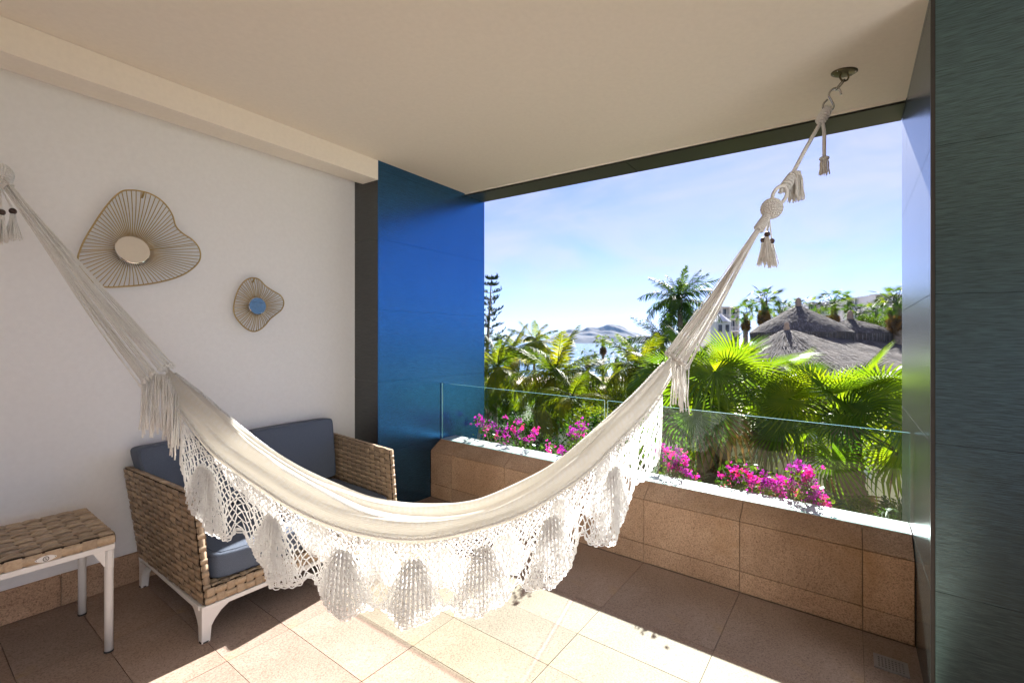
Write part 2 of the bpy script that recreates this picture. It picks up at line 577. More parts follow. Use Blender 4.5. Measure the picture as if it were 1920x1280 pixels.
def bevel(o, w=0.004, seg=2):
    m = o.modifiers.new('bevel', 'BEVEL')
    m.width = w
    m.segments = seg
    m.limit_method = 'ANGLE'
    return o

def catmull(pts, n, closed=False):
    pts = [Vector(p) for p in pts]
    if closed:
        P = [pts[-1]] + pts + [pts[0], pts[1]]
        segs = len(pts)
    else:
        P = [pts[0] * 2 - pts[1]] + pts + [pts[-1] * 2 - pts[-2]]
        segs = len(pts) - 1
    dense = []
    for s in range(segs):
        p0, p1, p2, p3 = P[s:s + 4]
        for k in range(12):
            t = k / 12
            dense.append(0.5 * ((2 * p1) + (p2 - p0) * t + (2 * p0 - 5 * p1 + 4 * p2 - p3) * t * t + (3 * p1 - p0 - 3 * p2 + p3) * t ** 3))
    dense.append(P[-2] if not closed else dense[0])
    cum = [0]
    for a, b in zip(dense, dense[1:]):
        cum.append(cum[-1] + (b - a).length)
    out, j = [], 0
    for i in range(n):
        d = cum[-1] * i / (n if closed else n - 1)
        while j < len(cum) - 2 and cum[j + 1] < d:
            j += 1
        w = (d - cum[j]) / max(1e-9, cum[j + 1] - cum[j])
        out.append(dense[j].lerp(dense[j + 1], min(1, max(0, w))))
    return out

# ================================================================== BALCONY STRUCTURE
UL, UR = -3.127, 0.26            # facing sides of the two clad pillars
UW = -3.44                       # left wall
VP, VG, VS = 3.03, 3.170, 3.36   # parapet face, glass, outer edge of the sill
VI, VO = 2.441, 3.797            # left pillar, inner and outer corner
VRI = 2.50                       # right pillar, inner corner
HC = 2.905                       # ceiling
VB, UB = -1.53, 2.98             # wall behind the camera, wall far to the right
ucols = [0.05 + 0.583 * k for k in range(-6, 6)]

def structure(name, mb, mats):
    c = W(0, 0, 0)
    o = link(name, mb.mesh(name, mats))
    o['kind'] = 'structure'
    return o

# floor: a bedding slab with separate granite tiles
mb = MB(); mb.ubox(-3.8, 3.0, -1.549, 3.36, -0.30, -0.010)
floor = structure('floor', mb, M['grout'])
vrows = [3.03, 2.39, 2.10, 1.815, 1.53, 1.24, 0.948, 0.652, 0.36, 0.07, -0.22, -0.51, -0.80, -1.09, -1.38, -1.54]
ue = [UW] + [u for u in ucols if UW + 0.02 < u < UB] + [UB]
for j in range(len(vrows) - 1):
    for i in range(len(ue) - 1):
        u0, u1, v0, v1 = ue[i], ue[i + 1], vrows[j + 1], vrows[j]
        c = W((u0 + u1) / 2, (v0 + v1) / 2, 0)
        dw = rnd.uniform(-0.0007, 0.0007)
        mb = MB(); mb.ubox(u0 + 0.0013, u1 - 0.0013, v0 + 0.0013, v1 - 0.0013, -0.012, dw)
        part('floor_tile', mb, M['floor'], floor, c).location = c

# ceiling with the dropped fascia over the left wall
mb = MB(); mb.ubox(-3.9, 3.0, -1.549, 3.508, HC, HC + 0.25)
ceiling = structure('ceiling', mb, M['plaster'])
fb = MB()
fa = [(-3.90, HC - 0.002), (-3.90, 2.782), (UW, 2.782), (-3.325, 2.744), (UL + 0.001, 2.744), (UL + 0.001, HC - 0.002)]
rows = [[W(u, v, w) for u, w in fa] for v in (VB, VI - 0.002)]
fb.grid(rows, smooth=False)
fb.add([W(u, VI - 0.002, w) for u, w in fa], [(0, 1, 2, 3, 4, 5)])
o = link('fascia', fb.mesh('fascia', M['plaster']), ceiling)

mb = MB(); mb.ubox(-3.80, UW, -1.549, VI + 0.10, -0.3, HC + 0.1)
wall_left = structure('wall_left', mb, M['wall'])
# unseen wall behind the camera, lengthened rightwards to bounce sunlight into the room
mb = MB(); mb.ubox(-3.8, 9.5, -1.95, -1.55, -6.4, 6.5)
structure('bounce_wall_behind', mb, M['wall'])

# skirting of granite blocks along the left wall
vv = [VB, -0.9, -0.32, 0.26, 0.60, 0.955, 1.54, 2.12, VI - 0.003]
for a, b in zip(vv, vv[1:]):
    c = W(UW, (a + b) / 2, 0.08)
    mb = MB(); mb.ubox(UW + 0.0005, UW + 0.022, a + 0.001, b - 0.001, 0.002, 0.168)
    o = part('skirting_block', mb, M['parapet'], wall_left, c); o.location = c
    bevel(o, 0.002, 1)

# ---- left pillar
def pillar(name, label, base):
    return empty(name, base, label, 'pillar')

b0 = W(UL, VI, 0)
lp = pillar('clad_pillar', 'dark brushed clad pillar reflecting blue sky, at left end of the parapet', b0)
mb = MB(); mb.ubox(-3.95, UL - 0.006, VI + 0.006, VO, -6.0, 3.4)
part('core', mb, M['joint'], lp, b0)
wrows = [0.0, 0.51, 1.095, 1.685, 2.265, 2.835, HC + 0.12]
vj = [VI, 3.511, VO + 0.004]
for w0, w1 in zip(wrows, wrows[1:]):
    for v0, v1 in zip(vj, vj[1:]):
        mb = MB(); mb.ubox(UL - 0.012, UL, v0 + 0.0008, v1 - 0.0008, w0 + 0.0007, w1 - 0.0007)
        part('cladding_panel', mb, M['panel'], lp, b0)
    mb = MB(); mb.ubox(UW - 0.02, UL - 0.0065, VI, VI + 0.012, w0 + 0.0012, min(w1, HC) - 0.0012)
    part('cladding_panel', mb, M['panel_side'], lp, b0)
mb = MB(); mb.ubox(-3.95, UL, VO, VO + 0.01, -6.0, 3.4)
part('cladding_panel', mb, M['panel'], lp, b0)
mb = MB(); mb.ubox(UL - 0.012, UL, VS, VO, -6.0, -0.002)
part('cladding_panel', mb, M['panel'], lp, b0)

# ---- right pillar
b0 = W(UR, VRI, 0)
rp = pillar('clad_pillar', 'wide dark sparkling clad pillar at the right edge of the picture', b0)
mb = MB(); mb.ubox(UR + 0.006, 3.0, VRI + 0.006, VO, -6.0, 3.4)
part('core', mb, M['joint'], rp, b0)
wr2 = [0.0, 0.514, 1.101, 1.695, 2.283, 2.872, HC + 0.12]
for w0, w1 in zip(wr2, wr2[1:]):
    for u0, u1 in ((UR, 1.45), (1.45, UB)):
        mb = MB(); mb.ubox(u0 + 0.013, u1 - 0.0012, VRI - 0.006, VRI + 0.006, w0 + 0.0008, min(w1, HC) - 0.0008)
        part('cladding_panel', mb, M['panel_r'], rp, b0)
    for v0, v1 in ((VRI + 0.008, VO - 0.29), (VO - 0.29, VO + 0.004)):
        mb = MB(); mb.ubox(UR, UR + 0.012, v0 + 0.0012, v1 - 0.0012, w0 + 0.0012, w1 - 0.0012)
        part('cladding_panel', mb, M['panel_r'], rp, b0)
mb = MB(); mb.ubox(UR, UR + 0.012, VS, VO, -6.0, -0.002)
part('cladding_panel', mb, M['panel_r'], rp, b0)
mb = MB(); mb.ubox(UR - 0.001, UR + 0.0115, VRI - 0.006, VRI + 0.0075, 0.0, HC - 0.001)
part('corner_trim', mb, M['frame_dark'], rp, b0)

# ---- dark lintel beyond the ceiling edge
b0 = W(UL, VO, HC)
t = empty('lintel', b0, 'dark clad lintel spanning the top of the balcony opening', 'lintel')
mb = MB(); mb.ubox(UL + 0.001, UR - 0.001, 3.516, VO, HC - 0.006, HC + 0.5)
part('core', mb, M['frame_dark'], t, b0)
for u0, u1 in ((UL + 0.002, -1.45), (-1.445, UR - 0.002)):
    mb = MB(); mb.ubox(u0, u1, 3.53, VO + 0.006, HC - 0.014, HC - 0.0065)
    part('cladding_panel', mb, M['frame_dark'], t, b0)
mb = MB(); mb.ubox(UL + 0.001, UR - 0.001, 3.5085, 3.5155, HC + 0.001, HC + 0.02)
part('shadow_gap', mb, M['joint'], t, b0)
mb = MB(); mb.ubox(UL + 0.003, UR - 0.003, 3.494, 3.507, HC - 0.010, HC - 0.0005)
part('edge_bead', mb, M['plaster'], t, b0)

# ---- parapet
b0 = W(-1.4, VP, 0)
pp = empty('parapet', b0, 'low brown granite parapet wall under the glass balustrade', 'wall')
mb = MB()
pr = [(VP + 0.012, -0.3), (VP + 0.012, 0.414), (VG - 0.012, 0.490), (VS - 0.003, 0.490), (VS - 0.003, -6.0), (VP + 0.35, -6.0)]
rows = [[W(u, v, w) for v, w in pr] for u in (UL + 0.001, UR - 0.001)]
mb.grid(rows, smooth=False)
part('core', mb, M['grout'], pp, b0)
up = [UL + 0.002] + [u for u in ucols if UL + 0.05 < u < UR - 0.05] + [UR - 0.003]
for a, b in zip(up, up[1:]):
    a1, b1 = a + 0.0016, b - 0.0016
    for w0, w1 in ((0.003, 0.127), (0.127, 0.4205)):
        mb = MB(); mb.ubox(a1, b1, VP + rnd.uniform(-0.0008, 0.0008), VP + 0.02, w0 + 0.0018, w1 - 0.0018)
        bevel(part('stone_slab', mb, M['parapet'], pp, b0), 0.0015, 1)
    mb = MB()
    mb.hexa([W(a1, VP - 0.002, 0.4225), W(b1, VP - 0.002, 0.4225), W(b1, VG - 0.006, 0.490), W(a1, VG - 0.006, 0.490),
             W(a1, VP + 0.002, 0.428), W(b1, VP + 0.002, 0.428), W(b1, VG - 0.012, 0.508), W(a1, VG - 0.012, 0.508)])
    bevel(part('sloping_stone', mb, M['parapet'], pp, b0), 0.0015, 1)
for a, b in ((UL + 0.003, -1.95), (-1.948, -0.85), (-0.848, UR - 0.003)):
    mb = MB(); mb.ubox(a, b, VG - 0.011, VS, 0.4905, 0.5105)
    bevel(part('sill', mb, M['sill'], pp, b0), 0.002, 1)
mb = MB(); mb.ubox(UL + 0.002, UR - 0.002, VS - 0.004, VS + 0.02, -6.0, 0.47)
part('outer_render', mb, M['wall'], pp, b0)

# ---- glass balustrade: two panes
def pane(u0, u1, label):
    b0 = W((u0 + u1) / 2, VG, 0.5)
    t = empty('glass_balustrade', b0, label, 'glass panel', 'frameless glass balustrade panels on the parapet')
    w0, w1, th = 0.511, 1.033, 0.006
    mb = MB()
    c = [W(u0, VG - th, w0), W(u1, VG - th, w0), W(u1, VG + th, w0), W(u0, VG + th, w0),
         W(u0, VG - th, w1), W(u1, VG - th, w1), W(u1, VG + th, w1), W(u0, VG + th, w1)]
    mb.add(c, [(0, 1, 5, 4), (2, 3, 7, 6)], 0)
    part('pane', mb, [M['glass'], M['glass_edge']], t, b0)
    mb = MB()
    mb.add(c, [(4, 5, 6, 7), (1, 2, 6, 5), (3, 0, 4, 7), (3, 2, 1, 0)], 0)
    part('polished_edge', mb, M['glass_edge'], t, b0)
    return t
pane(UL + 0.012, -1.462, 'frameless glass balustrade panel beside the blue pillar')
pane(-1.438, UR - 0.012, 'longer frameless glass balustrade panel ending at the right pillar')

# ---- floor drain in the right-hand corner
b0 = W(0.15, 2.785, 0.0)
t = empty('floor_drain', b0, 'small slotted steel drain cover in the corner of the floor', 'drain')
d0, d1, e0, e1 = 0.098, 0.205, 2.738, 2.834
mb = MB(); mb.ubox(d0 - 0.004, d1 + 0.004, e0 - 0.004, e1 + 0.004, -0.004, 0.0012)
part('well', mb, M['rubber'], t, b0)
mb = MB()
nu, nv = 8, 5
us = np.linspace(d0, d1, 2 * nu + 2)
vs_ = np.linspace(e0, e1, 2 * nv + 2)
for j in range(2 * nv + 1):
    if j % 2 == 0:
        mb.ubox(d0, d1, vs_[j], vs_[j + 1], 0.0015, 0.0045)
    else:
        for i in range(0, 2 * nu + 1, 2):
            mb.ubox(us[i], us[i + 1], vs_[j], vs_[j + 1], 0.0015, 0.0043)
part('grate', mb, M['drain'], t, b0)
mb = MB()
for a, b, c_, d in ((d0 - 0.010, d1 + 0.010, e0 - 0.010, e0), (d0 - 0.010, d1 + 0.010, e1, e1 + 0.010), (d0 - 0.010, d0, e0, e1), (d1, d1 + 0.010, e0, e1)):
    mb.ubox(a, b, c_, d, -0.003, 0.0052)
part('frame', mb, M['drain'], t, b0)

# ================================================================== FURNITURE
def bil(P, a, b):
    """P = (p00, p10, p11, p01); a along p00->p10, b along p00->p01"""
    return (P[0] * (1 - a) + P[1] * a) * (1 - b) + (P[3] * (1 - a) + P[2] * a) * b

def weave(P, na, nb, root, base, amp=0.0036, phase=0, gap=0.0044, name='woven_strap'):
    """plain weave of flat straps on a quad patch; every strap is a part of its own"""
    P = [Vector(p) for p in P]
    nrm = (P[1] - P[0]).cross(P[3] - P[0]).normalized()
    la, lb = (P[1] - P[0]).length / na, (P[3] - P[0]).length / nb
    def strap(cross, count, length_cells, along_a, idx):
        rows = []
        S = 4
        for k in range(length_cells * S + 1):
            t = k / (length_cells * S)
            ph = math.pi * (k / S - 0.5) + math.pi * ((idx + phase + (0 if along_a else 1)) % 2)
            h = amp * math.cos(ph)
            h = math.copysign(min(abs(h) * 1.5, amp), h) + amp * 1.3
            row = []
            g = gap / (lb if along_a else la)
            for c, dz in ((g, -0.0010), (0.10, 0.0), (0.5, 0.0006), (0.90, 0.0), (1 - g, -0.0010)):
                x = (idx + c) / count
                p = bil(P, t, x) if along_a else bil(P, x, t)
                row.append(p + nrm * (h + dz))
            rows.append(row)
        m = MB()
        m.grid(rows if not along_a else rows)
        return m
    for i in range(nb):
        part(name, strap(0, nb, na, True, i), M['strap'], root, base)
    for i in range(na):
        part(name, strap(0, na, nb, False, i), M['strap'], root, base)

def cushion_mesh(C, puff=0.012, p=9, n=14, base=None, wr=0.0, seed=0):
    """rounded box through trilinear corners C[0..7] (bottom ring, top ring)"""
    C = [Vector(c) for c in C]
    rg = random.Random(seed)
    mb = MB()
    ctr = sum(C, Vector()) / 8
    def tri(a, b, c):
        a, b, c = (a + 1) / 2, (b + 1) / 2, (c + 1) / 2
        lo = (C[0] * (1 - a) + C[1] * a) * (1 - b) + (C[3] * (1 - a) + C[2] * a) * b
        hi = (C[4] * (1 - a) + C[5] * a) * (1 - b) + (C[7] * (1 - a) + C[6] * a) * b
        return lo * (1 - c) + hi * c
    lin = [math.sin(x * math.pi / 2) for x in np.linspace(-1, 1, n)]
    for ax in range(3):
        for s in (-1, 1):
            rows = []
            for x in lin:
                row = []
                for y in lin:
                    q = [0, 0, 0]
                    q[ax] = s; q[(ax + 1) % 3] = x; q[(ax + 2) % 3] = y * s
                    k = sum(abs(v) ** p for v in q) ** (1 / p)
                    q = [v / k for v in q]
                    pt = tri(*q)
                    d = pt - ctr
                    bulge = puff * (1 - x * x) * (1 - y * y)
                    nn = tri(*[v * 1.02 if i == ax else v for i, v in enumerate(q)]) - pt
                    if nn.length > 1e-9:
                        pt = pt + nn.normalized() * bulge
                    row.append(pt)
                rows.append(row)
            mb.grid(rows)
    return mb

# ---- woven sofa
fu, bu, nv0, fv0 = -2.50, -3.34, 0.945, 2.115
b0 = W(-2.9, 1.53, 0)
so = empty('sofa', b0, 'two seat sofa with woven tan strap sides and slate blue cushions by the white wall', 'sofa')
# near arm (outer face seen) and far arm (inner face seen)
th = 0.032
NA = dict(fb=W(-2.497, 0.940, 0.180), bb=W(-3.325, 0.915, 0.180), bt=W(-3.395, 0.862, 0.690), ft=W(-2.600, 0.925, 0.682))
FA = dict(fb=W(-2.497, 2.120, 0.180), bb=W(-3.325, 2.135, 0.180), bt=W(-3.395, 2.185, 0.690), ft=W(-2.562, 2.128, 0.690))
vth = Vector((VX, VY, 0)) * th
def arm(A, sgn):
    off = vth * sgn
    i = {k: p + off for k, p in A.items()}
    ins = 0.0035
    mb = MB()
    def sh(p): return p + off * 0.12
    def sh2(p): return p + off * 0.88
    mb.hexa([sh(A['bb']), sh(A['fb']), sh2(A['fb']), sh2(A['bb']), sh(A['bt']), sh(A['ft']), sh2(A['ft']), sh2(A['bt'])])
    part('arm_panel', mb, M['strap_core'], so, b0)
    # outer, inner, top and front faces
    o_ = [A['bb'], A['fb'], A['ft'], A['bt']]
    n_ = [i['fb'], i['bb'], i['bt'], i['ft']]
    if sgn < 0:
        o_ = [A['fb'], A['bb'], A['bt'], A['ft']]
        n_ = [i['bb'], i['fb'], i['ft'], i['bt']]
    return i, o_, n_
iN, oN, nN = arm(NA, 1)
weave(oN, 12, 17, so, b0)
weave([nN[0] * 0.5 + nN[3] * 0.5, nN[1] * 0.5 + nN[2] * 0.5, nN[2], nN[3]], 13, 8, so, b0)
weave([NA['bt'], NA['ft'], iN['ft'], iN['bt']], 13, 1, so, b0, amp=0.001)
weave([NA['fb'], iN['fb'], iN['ft'], NA['ft']], 1, 17, so, b0, amp=0.001)
iF, oF, nF = arm(FA, -1)      # offset towards the seat
weave(nF, 14, 16, so, b0)
weave([iF['bt'], iF['ft'], FA['ft'], FA['bt']], 14, 1, so, b0, amp=0.001)
weave([iF['fb'], FA['fb'], FA['ft'], iF['ft']], 1, 16, so, b0, amp=0.001)
# woven front apron with the ledge in front of the cushion
ap = MB(); ap.ubox(-3.30, fu - 0.006, 0.975, 2.085, 0.175, 0.243)
part('apron', ap, M['strap_core'], so, b0)
weave([W(fu, 0.942, 0.176), W(fu, 2.118, 0.176), W(fu, 2.118, 0.252), W(fu, 0.942, 0.252)], 26, 2, so, b0)
weave([W(fu, 0.975, 0.250), W(fu, 2.085, 0.250), W(fu - 0.075, 2.085, 0.252), W(fu - 0.075, 0.975, 0.252)], 26, 2, so, b0)
# back panel
bp = MB()
bp.hexa([W(-3.352, 0.935, 0.18), W(-3.322, 0.935, 0.18), W(-3.322, 2.115, 0.18), W(-3.352, 2.115, 0.18),
         W(-3.425, 0.885, 0.68), W(-3.395, 0.885, 0.68), W(-3.395, 2.165, 0.68), W(-3.425, 2.165, 0.68)])
part('back_panel', bp, M['strap_core'], so, b0)
# white frame
mb = MB()
for a in ((fu - 0.022, fu + 0.006, 0.925, 2.135), (-3.345, -3.318, 0.915, 2.145)):
    mb.ubox(*a, 0.150, 0.173)
for a in ((-3.318, fu - 0.022, 0.920, 0.942), (-3.318, fu - 0.022, 2.118, 2.140)):
    mb.ubox(*a, 0.1505, 0.1725)
bevel(part('frame', mb, M['white_metal'], so, b0), 0.003, 2)
def sofa_leg(u, v, du, dv):
    """bent-plate leg: two tapered wings meeting in a round foot"""
    mb = MB()
    prof = [(0.150, 0.120), (0.128, 0.085), (0.095, 0.056), (0.070, 0.042), (0.0, 0.036)]
    rows = []
    for w, k in prof:
        s = 0.010 if w < 0.1 else 0.0
        ring = [(0, 0), (k, 0), (k, 0.020 + s), (0.024 + s, 0.024 + s), (0.020 + s, k), (0, k), (0, 0)]
        rows.append([W(u + du * a, v + dv * b, w) for a, b in ring])
    if du * dv < 0:
        rows = [r_[::-1] for r_ in rows]
    mb.grid(rows, smooth=False)
    o = part('leg', mb, M['white_metal'], so, b0)
    mb = MB()
    c = W(u + du * 0.017, v + dv * 0.017, 0.003)
    mb.lathe(c, [(0.0, -0.0025), (0.021, -0.0025), (0.021, 0.003), (0.0, 0.0035)], 14)
    f = link('foot_pad', mb.mesh('foot_pad', M['rubber'], b0), o)
sofa_leg(fu + 0.004, 0.926, -1, 1)
sofa_leg(fu + 0.004, 2.134, -1, -1)
sofa_leg(-3.343, 0.917, 1, 1)
sofa_leg(-3.343, 2.143, 1, -1)
def cush(name, C, puff, seed, pp=9, axis=2):
    m = cushion_mesh(C, puff, pp, 16, seed=seed)
    o = part(name, m, M['cushion'], so, b0)
    C = [Vector(c) for c in C]
    def tri(q):
        a, b, c = [(x + 1) / 2 for x in q]
        lo = (C[0] * (1 - a) + C[1] * a) * (1 - b) + (C[3] * (1 - a) + C[2] * a) * b
        hi = (C[4] * (1 - a) + C[5] * a) * (1 - b) + (C[7] * (1 - a) + C[6] * a) * b
        return lo * (1 - c) + hi * c
    for ax in (axis,):
        for sg in (-1, 1):
            pts = []
            for k in range(72):
                t = 2 * math.pi * k / 72
                x, y = math.cos(t), math.sin(t)
                n_ = (abs(x) ** pp + abs(y) ** pp) ** (1 / pp)
                q = [0, 0, 0]
                q[ax] = sg; q[(ax + 1) % 3] = x / n_; q[(ax + 2) % 3] = y / n_
                kk = sum(abs(v) ** pp for v in q) ** (1 / pp)
                pts.append(tri([v / kk for v in q]))
            sm = MB(); sm.tube(pts, 0.0034, 5, closed=True)
            link('piping', sm.mesh('piping', M['cushion'], b0), o)
    return o
q0, q1 = 0.985, 2.078
cush('seat_cushion', [W(-3.20, q0, 0.256), W(fu - 0.022, q0, 0.256), W(fu - 0.022, 2.078, 0.256), W(-3.20, 2.078, 0.256),
                      W(-3.20, q0, 0.392), W(fu - 0.024, q0, 0.385), W(fu - 0.024, 2.078, 0.392), W(-3.20, 2.078, 0.396)], 0.012, 1, 14)
for k, (a, b, a2, b2) in enumerate(((0.955, 1.52, 0.885, 1.522), (1.526, 2.09, 1.524, 2.135))):
    cush('back_cushion', [W(-3.335, a, 0.40), W(-3.165, a, 0.40), W(-3.165, b, 0.40), W(-3.335, b, 0.40),
                          W(-3.420, a2, 0.80), W(-3.285, a2, 0.815), W(-3.285, b2, 0.825), W(-3.420, b2, 0.81)], 0.006, 2 + k, 18, 0)

# ---- woven side table
b0 = W(-3.0, 0.24, 0)
ta = empty('side_table', b0, 'low side table with woven strap top and white legs, left of the sofa', 'table')
tu0, tu1, tv0, tv1 = -3.262, -2.765, -0.22, 0.668
mb = MB(); mb.ubox(tu0 + 0.005, tu1 - 0.005, tv0 + 0.005, tv1 - 0.005, 0.50, 0.540)
part('top_panel', mb, M['strap_core'], ta, b0)
weave([W(tu0, tv0, 0.541), W(tu1, tv0, 0.541), W(tu1, tv1, 0.541), W(tu0, tv1, 0.541)], 9, 15, ta, b0)
weave([W(tu1, tv0, 0.499), W(tu1, tv1, 0.499), W(tu1, tv1, 0.541), W(tu1, tv0, 0.541)], 15, 1, ta, b0, amp=0.0016)
weave([W(tu1, tv1, 0.499), W(tu0, tv1, 0.499), W(tu0, tv1, 0.541), W(tu1, tv1, 0.541)], 8, 1, ta, b0, amp=0.0016)
mb = MB()
mb.ubox(tu1 - 0.024, tu1 + 0.003, tv0, tv1, 0.474, 0.4975)
mb.ubox(tu0, tu0 + 0.024, tv0, tv1, 0.474, 0.4975)
mb.ubox(tu0 + 0.024, tu1 - 0.024, tv1 - 0.024, tv1 - 0.0005, 0.4745, 0.497)
mb.ubox(tu0 + 0.024, tu1 - 0.024, tv0 + 0.0005, tv0 + 0.024, 0.4745, 0.497)
bevel(part('frame', mb, M['white_metal'], ta, b0), 0.002, 2)
def table_leg(u, v, du, dv):
    mb = MB()
    c = lambda w: W(u + du * 0.017, v + dv * 0.017, w)
    mb.tube([c(0.006), c(0.2), c(0.40), c(0.473)], [0.0165, 0.0168, 0.0172, 0.0175], 14)
    g = [(0.0, 0.4735), (0.075, 0.4735), (0.036, 0.40), (0.0, 0.385)]
    for flip in (0, 1):
        P0, P1 = [], []
        for a, w in g:
            if flip:
                P0.append(W(u + du * a, v + dv * 0.010, w)); P1.append(W(u + du * a, v + dv * 0.024, w))
            else:
                P0.append(W(u + du * 0.010, v + dv * a, w)); P1.append(W(u + du * 0.024, v + dv * a, w))
        mb.add(P0 + P1, [(0, 1, 2, 3), (7, 6, 5, 4), (0, 4, 5, 1), (1, 5, 6, 2), (2, 6, 7, 3), (3, 7, 4, 0)])
    o = part('leg', mb, M['white_metal'], ta, b0)
    m2 = MB(); m2.lathe(c(0.003), [(0, -0.0028), (0.0185, -0.0028), (0.0185, 0.004), (0, 0.0045)], 14)
    link('foot_pad', m2.mesh('foot_pad', M['rubber'], b0), o)
for u, v, du, dv in ((tu1 + 0.002, tv1 - 0.002, -1, -1), (tu0 + 0.002, tv1 - 0.002, 1, -1), (tu1 + 0.002, tv0 + 0.002, -1, 1), (tu0 + 0.002, tv0 + 0.002, 1, 1)):
    table_leg(u, v, du, dv)
# small white badge with a ring and a letter
bc_v, bc_w, bu_ = 0.437, 0.514, tu1 + 0.0075
def disc(pts, u_lo, u_hi):
    m = MB()
    n = len(pts)
    lo = [W(u_lo, v, w) for v, w in pts]; hi = [W(u_hi, v, w) for v, w in pts]
    m.add(lo + hi, [tuple(range(n, 2 * n)), tuple(range(n - 1, -1, -1))] + [(i, (i + 1) % n, n + (i + 1) % n, n + i) for i in range(n)])
    return m
pts = []
for k in range(32):
    a = 2 * math.pi * k / 32
    x = math.cos(a)
    pts.append((bc_v + 0.034 * x, bc_w + 0.0125 * math.sin(a) * (1 - 0.55 * abs(x) ** 3)))
badge = part('badge', disc(pts, bu_ - 0.004, bu_), M['white_metal'], ta, b0)
mb = MB()
mb.tube([W(bu_ + 0.0006, bc_v + 0.0088 * math.cos(2 * math.pi * k / 28), bc_w + 0.0088 * math.sin(2 * math.pi * k / 28)) for k in range(28)], 0.0013, 5, closed=True)
for s in (-0.029, 0.029):
    mb.ball(W(bu_ + 0.0002, bc_v + s, bc_w), 0.0014, 8, 5)
for a, b in (((-0.0028, -0.004), (-0.0028, 0.004)), ((-0.0028, 0.004), (0.0028, -0.004)), ((0.0028, -0.004), (0.0028, 0.004))):
    mb.tube([W(bu_ + 0.0006, bc_v + a[0], bc_w + a[1]), W(bu_ + 0.0006, bc_v + b[0], bc_w + b[1])], 0.0008, 4)
link('emblem', mb.mesh('emblem', M['joint'], b0), badge)

# ---- wall ornaments
def ornament(label, outline, mc, mr, nsp, bow, tilt):
    UO = UW + 0.035
    op = [on_u(x, y, UO) for x, y in outline]
    c = on_u(*mc, UO + 0.03)
    b0 = on_u(*mc, UW)
    t = empty('wall_ornament', b0, label, 'wall decor', 'gold wire ornaments on the white wall')
    ring = catmull(op, 150, True)
    mb = MB(); mb.tube(ring, 0.0042, 8, closed=True)
    part('outline_wire', mb, M['gold'], t, b0)
    vdir, zdir, udir = Vector((VX, VY, 0)), Vector((0, 0, 1)), Vector((UX, UY, -SL))
    mb = MB()
    prof = [(0.0, 0.006), (mr - 0.003, 0.006), (mr, 0.003), (mr, -0.004), (0.0, -0.004)]
    md = (udir + zdir * math.tan(tilt)).normalized()
    mz = (zdir - md * zdir.dot(md)).normalized()
    rows = [[c + vdir * (r_ * math.cos(2 * math.pi * k / 48)) + mz * (r_ * math.sin(2 * math.pi * k / 48)) + md * h for k in range(49)] for r_, h in prof]
    mb.grid(rows[::-1], smooth=False)
    part('mirror', mb, M['mirror'], t, b0)
    # spokes leave the disc at even angles and meet the outline at even arc steps
    a0 = math.atan2((ring[0] - c).dot(zdir), (ring[0] - c).dot(vdir))
    s2 = 0
    for i in range(150):
        s2 += (ring[i] - c).dot(vdir) * (ring[(i + 1) % 150] - c).dot(zdir) - (ring[(i + 1) % 150] - c).dot(vdir) * (ring[i] - c).dot(zdir)
    sg = 1 if s2 > 0 else -1
    for k in range(nsp):
        e = ring[int(round(k * 150 / nsp)) % 150]
        ae = math.atan2((e - c).dot(zdir), (e - c).dot(vdir))
        au = a0 + sg * 2 * math.pi * k / nsp
        d = (au - ae + math.pi) % (2 * math.pi) - math.pi
        a = ae + 0.35 * d
        s = c + vdir * (mr * 0.97 * math.cos(a)) + zdir * (mr * 0.97 * math.sin(a)) - udir * 0.006
        m1 = s.lerp(e, 0.5) + udir * bow + (vdir * math.cos(a) + zdir * math.sin(a)) * 0.006
        mb = MB(); mb.tube(catmull([s, m1, e], 7), 0.0023, 5)
        part('spoke', mb, M['gold'], t, b0)
    top = max(ring, key=lambda p: p.z)
    mb = MB(); mb.tube([top - zdir * 0.002, top - zdir * 0.02 - udir * 0.015, top - zdir * 0.03 - udir * 0.033], 0.006, 6)
    part('hanger', mb, M['gold'], t, b0)
ornament('large heart-shaped gold wire ornament with round mirror on the white wall',
         [(246, 356.6), (261, 358), (280, 362.7), (299.6, 373.6), (314, 388), (324, 405), (330, 424.5), (343, 438), (360, 449), (372, 463), (376, 478), (372, 492),
          (355, 508), (331, 520), (299.6, 528.6), (265.7, 534), (232, 537), (198, 538), (178, 531), (157, 509), (146, 487.5), (150.6, 468), (159, 448.7), (173.6, 424.5), (193, 395), (212, 372), (229, 358.6)],
         (249, 468.6), 0.083, 76, 0.012, R(13))
ornament('small gold wire ornament with blue-reflecting mirror, nearer the pillar',
         [(475, 521), (486, 524), (498, 536), (513, 546), (526, 554), (532, 566), (528.5, 579.5), (517.6, 589), (506.7, 597.7), (496, 611), (483.7, 619.5), (471.6, 620.7),
          (457, 612), (442.5, 595), (438, 579.5), (441, 560), (447, 543), (457, 528.6), (466.7, 522.6)],
         (482.5, 573.5), 0.060, 58, 0.010, R(3))

